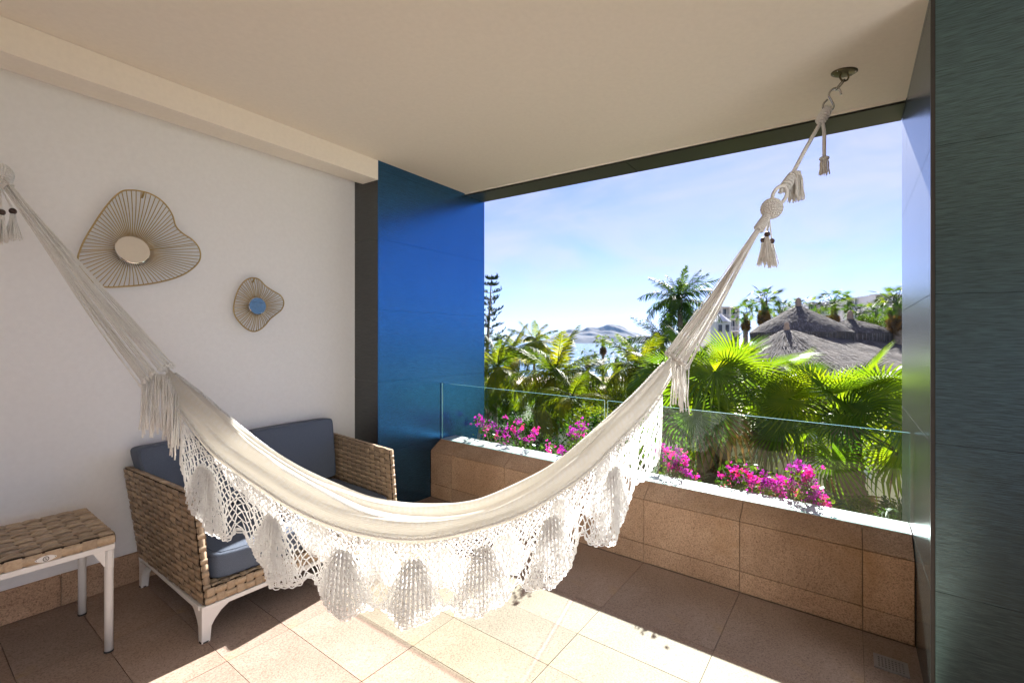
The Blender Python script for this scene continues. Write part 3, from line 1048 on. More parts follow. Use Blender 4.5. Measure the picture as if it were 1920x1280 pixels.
# ================================================================== HAMMOCK
HL, HR = Vector((-2.252, 2.05, 0)) * 0.925, Vector((1.2816, 2.30, 0)) * 0.925
HA = (HR - HL).normalized()
HN = Vector((HA.y, -HA.x, 0))             # towards the camera side
def HP(px, py, o=0.0):
    d = ray(px, py)
    t = ((HL + HN * o).dot(HN)) / (d.x * HN.x + d.y * HN.y)
    return Vector((0, 0, ZC)) + d * t
def curve3(px, o, n):
    return catmull([HP(x, y, o) for x, y in px], n)
NS = 181
Bp = [(326, 683), (380, 728), (440, 782), (507, 835), (573, 877), (640, 908), (700, 930), (780, 941), (867, 938), (920, 925), (999, 888), (1047, 857), (1108, 805), (1180, 741), (1220, 697), (1250, 663)]
Fp = [(300, 697), (395, 778), (500, 863), (557, 898), (623, 935), (673, 957), (720, 970), (771, 976), (846, 975), (922, 958), (1000, 920), (1060, 876), (1110, 834), (1170, 772), (1225, 716), (1268, 672)]
Cp = [(268, 714), (300, 755), (339, 799), (382, 849), (423, 880), (495, 927), (557, 964), (620, 990), (679, 1006), (740, 1015), (804, 1015), (880, 999), (956, 977), (1024, 944), (1100, 893), (1159, 838), (1226, 771), (1287, 686)]
Bc, Fc, Cc = curve3(Bp, -0.11, NS), curve3(Fp, 0.09, NS), curve3(Cp, 0.10, NS)
def open_amt(s):
    return max(0.0, min(1.0, math.sin(math.pi * s) ** 0.7 * 1.05))
ham_base = Vector(((HL.x + HR.x) / 2, (HL.y + HR.y) / 2, 0))
hm = empty('hammock', ham_base, 'cream woven cotton hammock with white crochet lace fringe slung across the balcony', 'hammock')

def profile(i):
    s = i / (NS - 1)
    k = open_amt(s)
    B, Fo, C = Bc[i], Fc[i], Cc[i]
    mid = (B + C) / 2
    # pull the offsets together towards the gathered ends
    def gather(p, g):
        d = (p - mid).dot(HN)
        return p - HN * d * (1 - g)
    g = 0.30 + 0.70 * k
    B, Fo, C = gather(B, g), gather(Fo, g), gather(C, g)
    up = Vector((0, 0, 1))
    mo = math.exp(-((s - 0.50) / 0.27) ** 2)
    V_ = B.lerp(Fo, 0.55) - up * (0.055 * mo + 0.004)
    V1 = B.lerp(Fo, 0.22) - up * (0.032 * mo + 0.002)
    V2 = B.lerp(Fo, 0.40) - up * (0.030 * mo + 0.002)
    back = B - HN * 0.035 * g - up * 0.07 * k
    back2 = B - HN * 0.02 * g - up * (0.15 * k + 0.02)
    M1 = Fo.lerp(C, 0.5) + HN * 0.022 * g
    hem = C - HN * 0.03 * g - up * 0.004
    return [back2, back, B + HN * 0.004, V1, V2, V_, Fo.lerp(V_, 0.35), Fo + up * 0.003 * mo, M1, C, hem]

PR = 44
rng = random.Random(21)
rows = []
for i in range(NS):
    s = i / (NS - 1)
    P = catmull(profile(i), PR)
    row = []
    for j, p in enumerate(P):
        q = j / (PR - 1)
        amp = 0.0075 * (0.35 + open_amt(s))
        fold = amp * math.sin(j * 1.15 + 1.3 * math.sin(s * 5 + j * 0.3)) + 0.0022 * math.sin(j * 2.9 + s * 23)
        row.append(p + Vector((0, 0, 1)) * fold * 0.7 + HN * fold * 0.8)
    rows.append(row)
cl = MB(); cl.grid(rows)
bed = part('bed', cl, M['bed'], hm, ham_base)
uvl = bed.data.uv_layers.new(name='UVMap')
for poly in bed.data.polygons:
    for li in poly.loop_indices:
        vi = bed.data.loops[li].vertex_index
        uvl.data[li].uv = ((vi // PR) / (NS - 1) * 4.0, (vi % PR) / (PR - 1))

def braid(pts, r, turns, strands=2, sides=5):
    """twisted cord along a polyline"""
    m = MB()
    pts = [Vector(p) for p in pts]
    L = len(pts)
    for k in range(strands):
        out = []
        nx = None
        for i, p in enumerate(pts):
            t = (pts[min(i + 1, L - 1)] - pts[max(i - 1, 0)]).normalized()
            if nx is None:
                nx = t.orthogonal().normalized()
            else:
                nx = (nx - t * nx.dot(t)).normalized()
            by = t.cross(nx)
            a = 2 * math.pi * (turns * i / (L - 1) + k / strands)
            out.append(p + (nx * math.cos(a) + by * math.sin(a)) * r * 0.62)
        m.tube(out, r * 0.66, sides)
    return m
def resample(pts, n):
    return catmull(pts, n)
rowB = [r_[8] for r_ in rows]
part('edge_cord', braid(resample([max(r_[6:12], key=lambda p: p.z) + Vector((0, 0, 0.003)) for r_ in rows[4:-4:4]], 500), 0.0068, 110), M['cotton'], hm, ham_base)
part('edge_cord', braid(resample([r_[int(PR * 0.70)] + HN * 0.003 + Vector((0, 0, 0.002)) for r_ in rows[44:-64:4]], 320), 0.0058, 70), M['cotton'], hm, ham_base)
part('edge_cord', braid(resample([r_[int(PR * 0.9)] + HN * 0.004 for r_ in rows[4:-4:4]], 480), 0.0045, 90), M['cotton'], hm, ham_base)

# ---- suspension strings, end balls, rings
def strings(ball, end_row, n, seed, name):
    rg = random.Random(seed)
    m = MB()
    pts = resample(end_row, n)
    dirv = (sum(pts, Vector()) / n - ball).normalized()
    for i, e in enumerate(pts):
        a = ball + dirv * 0.012 + Vector((rg.uniform(-1, 1), rg.uniform(-1, 1), rg.uniform(-1, 1))) * 0.013
        wrap_end = a.lerp(e, 0.30) + Vector((0, 0, -0.004 * rg.random()))
        e = e + Vector((0, 0, rg.uniform(-0.008, 0.008))) + HN * rg.uniform(-0.006, 0.012)
        mid = wrap_end.lerp(e, 0.55) + Vector((0, 0, -0.012 * rg.random())) + HN * rg.uniform(-0.008, 0.008)
        m.tube(catmull([a, wrap_end, mid, e + (e - mid).normalized() * 0.012], 8), rg.uniform(0.0020, 0.0029), 5)
        m.ball(e, rg.uniform(0.005, 0.0085), 6, 4)
    part(name, m, M['rope'], hm, ham_base, 'stuff')
    return dirv
ballR, ballL = HP(1447, 391), HP(-4, 326)
endL = [HP(264, 720, 0.05), HP(278, 706, 0.055), HP(296, 696, 0.04), HP(313, 688, 0.01), HP(327, 682, -0.02)]
endR = [HP(1249, 661, -0.03), HP(1259, 666, 0.0), HP(1270, 672, 0.03), HP(1280, 680, 0.04), HP(1289, 690, 0.03)]
# widen the end bar of knots a little
dR = strings(ballR, endR, 40, 3, 'suspension_cords')
dL = strings(ballL, endL, 40, 4, 'suspension_cords')
def wrapped(ball, dirv, r0, r1, length, name):
    """crocheted sleeve below the ball"""
    m = MB()
    ax = dirv
    nx = ax.orthogonal().normalized(); by = ax.cross(nx)
    n = 60
    pts = []
    turns = int(length / 0.0085)
    for i in range(turns * 14 + 1):
        t = i / (turns * 14)
        a = 2 * math.pi * turns * t
        r_ = r0 + (r1 - r0) * t
        pts.append(ball + ax * (0.02 + length * t) + (nx * math.cos(a) + by * math.sin(a)) * r_)
    m.tube(pts, 0.0042, 5)
    return part(name, m, M['rope'], hm, ham_base)
wrapped(ballR, dR, 0.014, 0.021, 0.10, 'wrapped_sleeve')
wrapped(ballL, dL, 0.014, 0.018, 0.05, 'wrapped_sleeve')
def knit_ball(c, r):
    m = MB()
    m.ball(c, r * 0.93, 16, 10)
    for k in range(11):
        th = math.pi * (k + 0.7) / 11.4
        rr, zz = r * math.sin(th), r * math.cos(th)
        n = max(8, int(26 * math.sin(th)))
        for i in range(n):
            a = 2 * math.pi * (i + 0.5 * (k % 2)) / n
            m.ball((c.x + rr * math.cos(a), c.y + rr * math.sin(a), c.z + zz), r * 0.155, 6, 4)
    return m
part('crocheted_ball', knit_ball(ballR, 0.042), M['rope'], hm, ham_base)
part('crocheted_ball', knit_ball(ballL, 0.042), M['rope'], hm, ham_base)
def ring_loop(c, axis, long_dir, a, b, r, name, mat):
    m = MB()
    l_ = long_dir.normalized()
    s_ = axis.cross(l_).normalized()
    m.tube([c + l_ * a * math.cos(2 * math.pi * k / 28) + s_ * b * math.sin(2 * math.pi * k / 28) for k in range(28)], r, 8, closed=True)
    return part(name, m, mat, hm, ham_base)
ringR = HP(1462, 366)
ring_loop(ringR, HN, ringR - ballR, 0.046, 0.030, 0.0085, 'end_ring', M['rope'])
upL = (ballL - rows[0][PR // 2]).normalized()
ringL = ballL + upL * 0.075
ring_loop(ringL, HN, upL, 0.046, 0.030, 0.0085, 'end_ring', M['rope'])

def tassel(top, n, length, r_top, r_bot, seed, rr=0.0022, mat='cotton'):
    rg = random.Random(seed)
    m = MB()
    for i in range(n):
        a, q = rg.uniform(0, 6.28), math.sqrt(rg.random())
        x0, y0 = r_top * q * math.cos(a), r_top * q * math.sin(a)
        x1, y1 = r_bot * q * math.cos(a), r_bot * q * math.sin(a)
        L = length * rg.uniform(0.86, 1.04)
        m.tube([top + Vector((x0, y0, 0)), top + Vector((x0 * 1.5 + x1 * 0.1, y0 * 1.5 + y1 * 0.1, -L * 0.35)), top + Vector((x1 * 0.8, y1 * 0.8, -L * 0.72)), top + Vector((x1, y1, -L))], rr, 4)
    for k in range(3):
        z = -0.006 - 0.006 * k
        m.tube([top + Vector((r_top * 1.15 * math.cos(2 * math.pi * i / 12), r_top * 1.15 * math.sin(2 * math.pi * i / 12), z)) for i in range(12)], rr * 1.2, 4, closed=True)
    return m

def bead_tassels(anchor, spots, seed):
    for k, (px, py, o) in enumerate(spots):
        top = HP(px, py, o)
        c = braid(catmull([anchor + Vector((0, 0, -0.02)), anchor.lerp(top, 0.5) + Vector((0, 0, -0.01)), top + Vector((0, 0, 0.006))], 40), 0.0030, 10)
        co = part('bead_cord', c, M['rope'], hm, ham_base)
        m = MB(); m.ball(top, 0.0125, 12, 8)
        part('wooden_bead', m, M['bead'], hm, ham_base)
        part('tassel', tassel(top + Vector((0, 0, -0.012)), 42, 0.105, 0.007, 0.030, seed + k), M['rope'], hm, ham_base)
bead_tassels(ballR + Vector((-0.01, 0, -0.03)), [(1438.5, 439, 0.03), (1431, 450, -0.01), (1447, 452, 0.01)], 40)
bead_tassels(ballL + Vector((0.01, 0, -0.03)), [(3, 398, 0.03), (24, 396, 0.0), (-12, 402, 0.0)], 50)

# ---- cord fringes at the gathered ends of the bed
def end_fringe(line, n, length, seed, spread):
    rg = random.Random(seed)
    m = MB()
    pts = resample(line, n)
    for i, p in enumerate(pts):
        L = length * rg.uniform(0.72, 1.05)
        p = p + HN * rg.uniform(-0.015, 0.02)
        d = HA * rg.uniform(-1, 1) * spread
        m.tube([p, p + d * 0.3 + Vector((0, 0, -L * 0.4)), p + d * 0.8 + Vector((0, 0, -L * 0.75)), p + d + HN * rg.uniform(-.01, .01) + Vector((0, 0, -L))], rg.uniform(0.0022, 0.0036), 5)
    part('end_fringe', m, M['rope'], hm, ham_base, 'stuff')
end_fringe([HP(268, 714, 0.04), HP(290, 702, 0.04), HP(312, 706, 0.05), HP(334, 745, 0.06)], 74, 0.245, 61, 0.012)
end_fringe([HP(1262, 668, 0.02), HP(1276, 678, 0.03), HP(1288, 690, 0.03)], 22, 0.21, 62, 0.02)

# ---- crochet lace
def lace(line, o_sign, seed, shells, llen, phase=0.0):
    """line: 3-D points along the hem; llen(s) -> hanging length"""
    rg = random.Random(seed)
    NC, NRW = 150, 15
    hem = resample(line, NC)
    down = Vector((0, 0, -1))
    def wav(s, t):
        a = 0.0
        for c in shells:
            d = (s - c) / 0.040
            a += 0.045 * math.exp(-d * d) * t ** 1.3
        return (0.012 + a) * 1.0 + 0.020 * t * math.sin(s * 61 + phase) + 0.010 * t * math.sin(s * 140 + 2 * t + phase)
    def blen(s):
        d = min(abs(s - c) for c in shells)
        sc = max(0.0, 1 - (d / 0.066) ** 2)
        return llen(s) * (0.70 + 0.30 * math.sqrt(sc))
    def pos(s, t):
        s = min(1, max(0, s))
        x = s * (NC - 1)
        i = min(NC - 2, int(x)); f = x - i
        p = hem[i].lerp(hem[i + 1], f)
        c = min(shells, key=lambda k: abs(s - k))
        pull = (c - s) * 0.30 * math.exp(-((s - c) / 0.06) ** 2) * t
        j = min(NC - 2, max(0, int(min(1, max(0, s + pull)) * (NC - 1))))
        q = hem[j]
        p = Vector((p.x + (q.x - p.x) * 0.6, p.y + (q.y - p.y) * 0.6, p.z))
        return p + down * blen(s) * t + HN * o_sign * wav(s, t)
    # open net: nodes on a staggered grid whose meshes grow downwards
    m = MB()
    tt = [0.0]
    for k in range(NRW):
        tt.append(tt[-1] + (0.035 + 0.0045 * k))
    tt = [t / tt[-1] for t in tt]
    NN = 104
    node = {}
    for r_, t in enumerate(tt):
        for c in range(NN + 1):
            s = (c + (0.5 if r_ % 2 else 0.0)) / (NN + 0.5)
            node[r_, c] = pos(s + rg.uniform(-1, 1) * 0.0016, max(0, t + rg.uniform(-1, 1) * 0.010 * (r_ > 0))) + HN * rg.uniform(-0.004, 0.004)
    def cord(a, b, r=0.0023, sag=0.0):
        mid = a.lerp(b, 0.5) + Vector((rg.uniform(-1, 1) * 0.0022, rg.uniform(-1, 1) * 0.002, -sag + rg.uniform(-1, 1) * 0.0015))
        r2 = r * rg.uniform(0.85, 1.3)
        m.vstrip([a, a.lerp(mid, .5) + HN * .001, mid, mid.lerp(b, .5), b], [r2 * 1.35, r2 * 0.85, r2 * 1.3, r2 * 0.85, r2 * 1.35], HN)
    for r_ in range(NRW):
        for c in range(NN + 1):
            if rg.random() > 0.985: continue
            a = node[r_, c]
            if r_ % 2 == 0:
                cord(a, node[r_ + 1, c])
                if c > 0: cord(a, node[r_ + 1, c - 1])
            else:
                cord(a, node[r_ + 1, c])
                if c < NN: cord(a, node[r_ + 1, c + 1])
    # heading row of short double bars under the hem
    for c in range(0, NN * 2):
        s = c / (NN * 2)
        a, b = pos(s, 0.0), pos(s, 0.06)
        cord(a, b, 0.002)
    # side edges and bottom edging with loops
    for s0 in (0.002, 0.998):
        m.tube([pos(s0, k / 20) for k in range(21)], 0.0048, 6)
    ed = [pos(k / 520, 1.0) for k in range(521)]
    for k in range(2):
        m.vstrip([p + down * (0.004 * k) + HN * 0.003 * math.sin(i * 0.9 + 3 * k) for i, p in enumerate(ed)], 0.0034, HN)
    lp_ = []
    for k in range(521):
        lp_.append(ed[k] + down * (0.007 + 0.008 * abs(math.sin(k * 0.48))))
    m.vstrip(lp_, 0.0026, HN)
    part('lace_net', m, M['cotton'], hm, ham_base, 'stuff')
    # pleated crochet shells
    for kk, c in enumerate(shells):
        m = MB()
        for lay in range(2):
            half = 0.060 - 0.012 * lay
            nr = 44
            for i in range(nr + 1):
                f = i / nr * 2 - 1
                pts, rad = [], []
                for k in range(13):
                    t = 0.20 + (0.80 - 0.05 * lay) * k / 12
                    w_ = half * (0.20 + 0.80 * ((t - 0.20) / 0.80) ** 0.8)
                    s = c + f * w_
                    p = pos(s, t)
                    pleat = 0.010 * t * math.sin(i * 1.5 + lay * 2.0)
                    pts.append(p + HN * (o_sign * (0.012 * lay + 0.004) + pleat) + Vector((rg.uniform(-1, 1), 0, rg.uniform(-1, 1))) * 0.0014)
                    rad.append(0.0017 * rg.uniform(0.8, 1.35))
                m.vstrip(pts, rad, HN)
            for t in (0.30, 0.38, 0.47, 0.56, 0.64, 0.72, 0.80, 0.87, 0.93, 0.99):
                pts = []
                for i in range(nr * 2 + 1):
                    f = i / (nr * 2) * 2 - 1
                    w_ = half * (0.20 + 0.80 * ((t - 0.20) / 0.80) ** 0.8)
                    p = pos(c + f * w_, t * (1 - 0.05 * lay))
                    pts.append(p + HN * (o_sign * (0.012 * lay + 0.005) + 0.010 * t * math.sin(i * 0.75 + lay * 2.0)) + down * 0.004 * abs(math.sin(i * 0.75)))
                m.vstrip(pts, 0.0022, HN)
        part('lace_shell', m, M['cotton'], hm, ham_base, 'stuff')
cline = [r_[int(PR * 0.91)] + HN * 0.004 for r_ in rows[14:NS - 10]]
lace(cline, 1.0, 71, [0.075, 0.215, 0.345, 0.465, 0.585, 0.715, 0.855], lambda s: 0.268 + 0.085 * s)
bline = [r_[1] - HN * 0.002 - Vector((0, 0, 0.02)) for r_ in rows[16:NS - 14]]
lace(bline, -1.0, 72, [0.12, 0.26, 0.39, 0.515, 0.64, 0.77, 0.90], lambda s: 0.22 + 0.07 * s, 2.0)

# ---- rope, hook and ceiling plate on the right
plate_c = Vector((0, 0, ZC)) + ray(1583, 135) * 2.433
def wz(p):            # ceiling height over a point
    return HC - SL * (p.x * UX + p.y * UY)
plate_c.z = wz(plate_c)
hk = empty('ceiling_hook', plate_c, 'oval brass ceiling plate with eye and steel link at upper right', 'hook')
m = MB(); m.lathe(plate_c, [(0.0, -0.001), (0.064, -0.001), (0.064, -0.005), (0.058, -0.008), (0.0, -0.009)], 36, sy=0.72)
part('plate', m, M['brass'], hk, plate_c)
for sx in (-1, 1):
    for sy in (-0.6, 0.6):
        m = MB(); m.ball(plate_c + Vector((0.047 * sx, 0.03 * sy, -0.0085)), 0.005, 8, 6, sz=(1, 1, 0.6))
        part('screw', m, M['steel'], hk, plate_c)
eye_c = plate_c + Vector((0, 0, -0.026))
m = MB()
m.tube([eye_c + Vector((0.022 * math.cos(a), 0, 0.022 * math.sin(a))) for a in np.linspace(-math.pi * 1.25, math.pi * 0.25, 22)], 0.0046, 8)
part('eye', m, M['brass'], hk, plate_c)
yq = 2.42
def PQ(px, py, Y=yq): return at(px, py, Y)
lk0, lk1 = eye_c + Vector((0, 0, -0.018)), PQ(1568, 168)
m = MB()
ldir = (lk1 - lk0); ll = ldir.length; ldir.normalize()
ls = ldir.cross(Vector((0, 1, 0))).normalized()
m.tube([(lk0 + lk1) / 2 + ldir * (ll / 2 + 0.004) * math.cos(2 * math.pi * k / 24) + (ls * 0.6 + Vector((0, 0.8, 0))) * 0.010 * math.sin(2 * math.pi * k / 24) for k in range(24)], 0.0036, 7, closed=True)
part('link', m, M['steel'], hk, plate_c)
sb = PQ(1556, 185)
sh = empty('s_hook', sb, 'bent steel S-hook between the ceiling link and the knotted rope', 'hook')
m = MB()
m.tube(catmull([PQ(1577, 178), PQ(1575, 170), PQ(1567, 165.5), PQ(1558, 170), PQ(1554, 179), PQ(1559, 189), PQ(1563, 198), PQ(1560, 206), PQ(1551, 208.5), PQ(1543.5, 203), PQ(1544, 195), PQ(1551, 187)], 50), 0.0048, 8)
part('wire', m, M['steel'], sh, sb)
rb = PQ(1530, 260)
rp_ = empty('hanging_rope', rb, 'twisted white rope with wrapped knots and tassels at right, above the hammock ring', 'rope')
def coil(p0, p1, r, turns, rr):
    m = MB()
    ax = (p1 - p0); L = ax.length; ax.normalize()
    nx = ax.orthogonal().normalized(); by = ax.cross(nx)
    n = turns * 14
    m.tube([p0 + ax * L * i / n + (nx * math.cos(2 * math.pi * turns * i / n) + by * math.sin(2 * math.pi * turns * i / n)) * r * (1 - 0.18 * (2 * i / n - 1) ** 2) for i in range(n + 1)], rr, 6)
    return m
part('wrapped_knot', coil(PQ(1553, 204), PQ(1536, 231), 0.020, 6, 0.0072), M['rope'], rp_, rb)
part('wrapped_knot', coil(PQ(1487, 329, 2.20), PQ(1468, 356, 2.17), 0.019, 6, 0.0066), M['rope'], rp_, rb)
part('strand', braid(catmull([PQ(1556, 200), PQ(1549, 212), PQ(1537, 233), PQ(1512, 277, 2.31), PQ(1488, 322, 2.205), PQ(1474, 345, 2.18), HP(1463, 361)], 160), 0.0080, 22, 3), M['rope'], rp_, rb)
part('tail', braid(catmull([PQ(1541, 225), PQ(1545, 245), PQ(1545.5, 270), PQ(1545.5, 295)], 90), 0.0075, 9, 3), M['rope'], rp_, rb)
part('tassel', tassel(PQ(1545.5, 294), 60, 0.092, 0.012, 0.026, 81), M['rope'], rp_, rb)
m = MB(); m.tube([PQ(1545.5, 296) + Vector((0.016 * math.cos(2 * math.pi * k / 14), 0.016 * math.sin(2 * math.pi * k / 14), -0.004)) for k in range(14)], 0.008, 6, closed=True)
part('tassel_knot', m, M['cotton'], rp_, rb)
part('tassel', tassel(PQ(1493, 322, 2.19), 90, 0.135, 0.016, 0.036, 82), M['rope'], rp_, rb)

# left-hand anchor, just outside the picture
aL = on_u(-130, 175, UW + 0.02)
aL = W(UW + 0.012, 0.06, 2.66)
t = empty('wall_hook', aL, 'brass wall hook holding the near left end of the hammock', 'hook')
m = MB(); m.ubox(UW + 0.001, UW + 0.010, 0.01, 0.11, 2.60, 2.72)
part('plate', m, M['brass'], t, aL)
m = MB(); m.tube([aL, aL + Vector((UX, UY, 0)) * 0.035, aL + Vector((UX, UY, 0)) * 0.06 + Vector((0, 0, 0.012)), aL + Vector((UX, UY, 0)) * 0.07 + Vector((0, 0, 0.04))], 0.006, 8)
part('hook_arm', m, M['brass'], t, aL)
rbl = aL.lerp(ringL, 0.5)
t = empty('hanging_rope', rbl, 'twisted white rope holding the near left end of the hammock', 'rope')
part('strand', braid(catmull([aL + Vector((UX, UY, 0)) * 0.055 + Vector((0, 0, 0.012)), aL.lerp(ringL, 0.5), ringL + upL * 0.04], 90), 0.0080, 14, 3), M['cotton'], t, rbl)

# ================================================================== OUTDOORS: ground, sea, island
ZG, ZS = -6.6, -9.0
mb = MB()
rows = []
prof = [(-8000, -11), (-60, -6.6), (3.6, -6.6), (60, ZG), (100, -7.2), (128, -8.6), (150, -9.6), (8000, -12)]
xs = [-8000, -300, -60, 0, 60, 300, 8000]
mb.grid([[(x, y, z) for x in xs] for y, z in prof], smooth=True)
tag(link('ground', mb.mesh('ground', M['ground'])), kind='structure')
mb = MB()
mb.grid([[(x, y, z) for x in (-400, -100, -20, 30, 120, 400)] for y, z in ((94, -7.02), (104, -7.3), (128, -8.55), (141, -9.1))], smooth=True)
tag(link('beach', mb.mesh('beach', M['sand'])), kind='structure')
mb = MB()
mb.grid([[(x, y, ZS) for x in (-8000, -1500, -300, 0, 300, 1500, 8000)] for y in (120, 200, 400, 900, 2500, 8000)], smooth=True)
tag(link('sea', mb.mesh('sea', M['sea'])), kind='structure')

# island: ridge with spurs
def island():
    D = 3200.0
    k = D / F_PX
    ridge = [(1000, 0), (1022, 3), (1040, 12), (1070, 22), (1086, 18.5), (1103, 26), (1121, 23), (1140, 30), (1163, 27.5), (1185, 18), (1215, 10), (1250, 4), (1290, 0)]
    rx = np.array([(p[0] - CX) * k for p in ridge]); rz = np.array([p[1] * k * 1.12 for p in ridge])
    xs_ = np.linspace(rx[0], rx[-1], 180)
    top = np.interp(xs_, rx, rz)
    ker = np.exp(-np.linspace(-2, 2, 9) ** 2); ker /= ker.sum()
    top = np.convolve(np.pad(top, 4, mode='edge'), ker, mode='valid')
    rng = np.random.RandomState(3)
    def fbm(x, s):
        t = 0
        for o in range(5):
            ph = np.random.RandomState(s + o).uniform(0, 6.28)
            t = t + np.sin(x * (0.006 * 2 ** o) + ph) / 1.6 ** o
        return t
    rows = []
    for j, d in enumerate(np.linspace(-1, 1, 41)):
        y = D + d * 330
        fall = (1 - abs(d)) ** 0.9
        spur = 1 + 0.30 * fbm(xs_ + 400 * d, 11) * (abs(d) * (1 - abs(d)) * 2.2)
        z = ZS - 1 + (top + 9) * fall * spur + 2.2 * fbm(xs_ * 3 + y, 31) * fall
        rows.append([(x, y, zz) for x, zz in zip(xs_, z)])
    mb = MB(); mb.grid(rows)
    tag(link('hills', mb.mesh('hills', M['hill'])), kind='structure')
island()

# ================================================================== VEGETATION
def pinnate_mesh(name, mat, bend, pairs, llen, lw, droop, sweep, seed, plume=0.0, rach=0.011):
    """feather frond of unit length along +X, arching down; leaflets in two rows"""
    rg = random.Random(seed)
    mb = MB()
    N = 22
    pts, ang = [Vector((0, 0, 0))], []
    for i in range(N):
        s = (i + 0.5) / N
        a = -bend * (s ** 1.4)
        ang.append(a)
        pts.append(pts[-1] + Vector((math.cos(a), 0, math.sin(a))) / N)
    mb.tube(pts, [rach * (1 - 0.85 * i / N) for i in range(N + 1)], 4, mi=1, caps=False)
    for k in range(pairs):
        s = 0.10 + 0.90 * (k + 0.5) / pairs
        x = s * N
        i = min(N - 1, int(x))
        p = pts[i].lerp(pts[i + 1], x - i)
        a = ang[i]
        tx = Vector((math.cos(a), 0, math.sin(a)))
        up = Vector((-math.sin(a), 0, math.cos(a)))
        L0 = llen * (math.sin(math.pi * (0.14 + 0.80 * s)) ** 0.8)
        for sd in (-1, 1):
            L = L0 * rg.uniform(0.8, 1.12)
            sw = sweep + 0.5 * s + rg.uniform(-0.12, 0.12)
            lift = 0.35 - droop * (0.3 + 0.7 * s) + rg.uniform(-0.2, 0.2) + (rg.uniform(-1, 1) * plume)
            d = (Vector((0, sd, 0)) * math.cos(sw) + tx * math.sin(sw))
            d = (d * math.cos(lift) + up * math.sin(lift)).normalized()
            wv = d.cross(up).normalized() * lw
            dn = Vector((0, 0, -1))
            q1 = p + d * L * 0.45 + dn * L * 0.05
            q2 = p + d * L * 0.80 + dn * L * (0.12 + 0.25 * droop)
            q3 = p + d * L * 0.97 + dn * L * (0.22 + 0.45 * droop)
            mb.add([p - wv * 0.5, p + wv * 0.5, q1 - wv, q1 + wv, q2 - wv * 0.7, q2 + wv * 0.7, q3],
                   [(0, 1, 3, 2), (2, 3, 5, 4), (4, 5, 6)], 0)
    return mb.mesh(name, [mat, M['fan_far'] if mat is not M['dead'] else M['dead']])

def fan_mesh(name, mat, seed, nseg=34, span=5.1, pet=0.95, rad=0.72, droop=0.35, cup=0.25, stem=None, tilt=0.6, split=0.62):
    """palmate frond: petiole along +X, then a pleated fan with split drooping tips"""
    rg = random.Random(seed)
    mb = MB()
    pp_ = [Vector((pet * t, 0, -0.10 * pet * t * t)) for t in np.linspace(0, 1, 7)]
    mb.tube(pp_, [0.020 * (1 - 0.55 * t) for t in np.linspace(0, 1, 7)], 5, mi=1, caps=False)
    h = pp_[-1]
    tdir = (pp_[-1] - pp_[-2]).normalized()
    tdir = Vector((math.cos(tilt) * tdir.x + math.sin(tilt) * tdir.z, 0, -math.sin(tilt) * tdir.x + math.cos(tilt) * tdir.z))
    nz = Vector((-tdir.z, 0, tdir.x))
    for k in range(nseg):
        f = (k + 0.5) / nseg * 2 - 1
        a = f * span / 2
        L = rad * (1.0 - 0.30 * abs(f) ** 2.5) * rg.uniform(0.93, 1.05)
        d = (tdir * math.cos(a) + Vector((0, 1, 0)) * math.sin(a))
        side = (-tdir * math.sin(a) + Vector((0, 1, 0)) * math.cos(a))
        cu = nz * cup * (abs(math.sin(a / 2)) ** 1.5) * 0.9
        hw = span / nseg / 2
        rings = []
        dz = rg.uniform(0.7, 1.3)
        for t in (0.04, 0.35, 0.62, 0.80, 0.92, 1.0):
            wdt = hw * L * t * 0.98 if t <= split else hw * L * split * max(0.02, ((1.0 - t) / (1.0 - split)) ** 0.8) * 0.9
            p = h + (d + cu * t) * L * t
            if t > 0.6:
                p = p + Vector((0, 0, -1)) * droop * dz * L * ((t - 0.6) / 0.4) ** 1.6 * 0.45
            ridge = nz * (0.35 * wdt)
            rings.append([p - side * wdt - ridge * 0.6, p + ridge, p + side * wdt - ridge * 0.6])
        mb.grid(rings, 0, smooth=False)
    return mb.mesh(name, [mat, stem or M['fan_far']])

def leaf_cloud_mesh(name, mat, n, seed, size=0.07, clumps=26, flat=0.75, hollow=0.45, stem=None):
    """unit-radius mass of small leaves gathered in clumps"""
    rg = random.Random(seed)
    mb = MB()
    cc = []
    for _ in range(clumps):
        th, z = rg.uniform(0, 6.283), rg.uniform(-0.6, 1)
        r_ = hollow + (1 - hollow) * rg.random() ** 0.6
        q = math.sqrt(max(0, 1 - z * z))
        cc.append((Vector((r_ * q * math.cos(th), r_ * q * math.sin(th), r_ * z * flat)), rg.uniform(0.16, 0.34)))
    for i in range(n):
        c, cr = rg.choice(cc)
        p = c + Vector((rg.gauss(0, 1), rg.gauss(0, 1), rg.gauss(0, 0.8))) * cr * 0.55
        d = Vector((rg.gauss(0, 1), rg.gauss(0, 1), rg.gauss(0.2, 0.7))).normalized()
        s = d.orthogonal().normalized()
        s.rotate(Matrix.Rotation(rg.uniform(0, 6.28), 3, d))
        L = size * rg.uniform(0.6, 1.35)
        mb.add([p, p + d * L * 0.5 + s * L * 0.28, p + d * L - Vector((0, 0, L * 0.2)), p + d * L * 0.5 - s * L * 0.28], [(0, 1, 2, 3)], 0)
    return mb.mesh(name, mat)

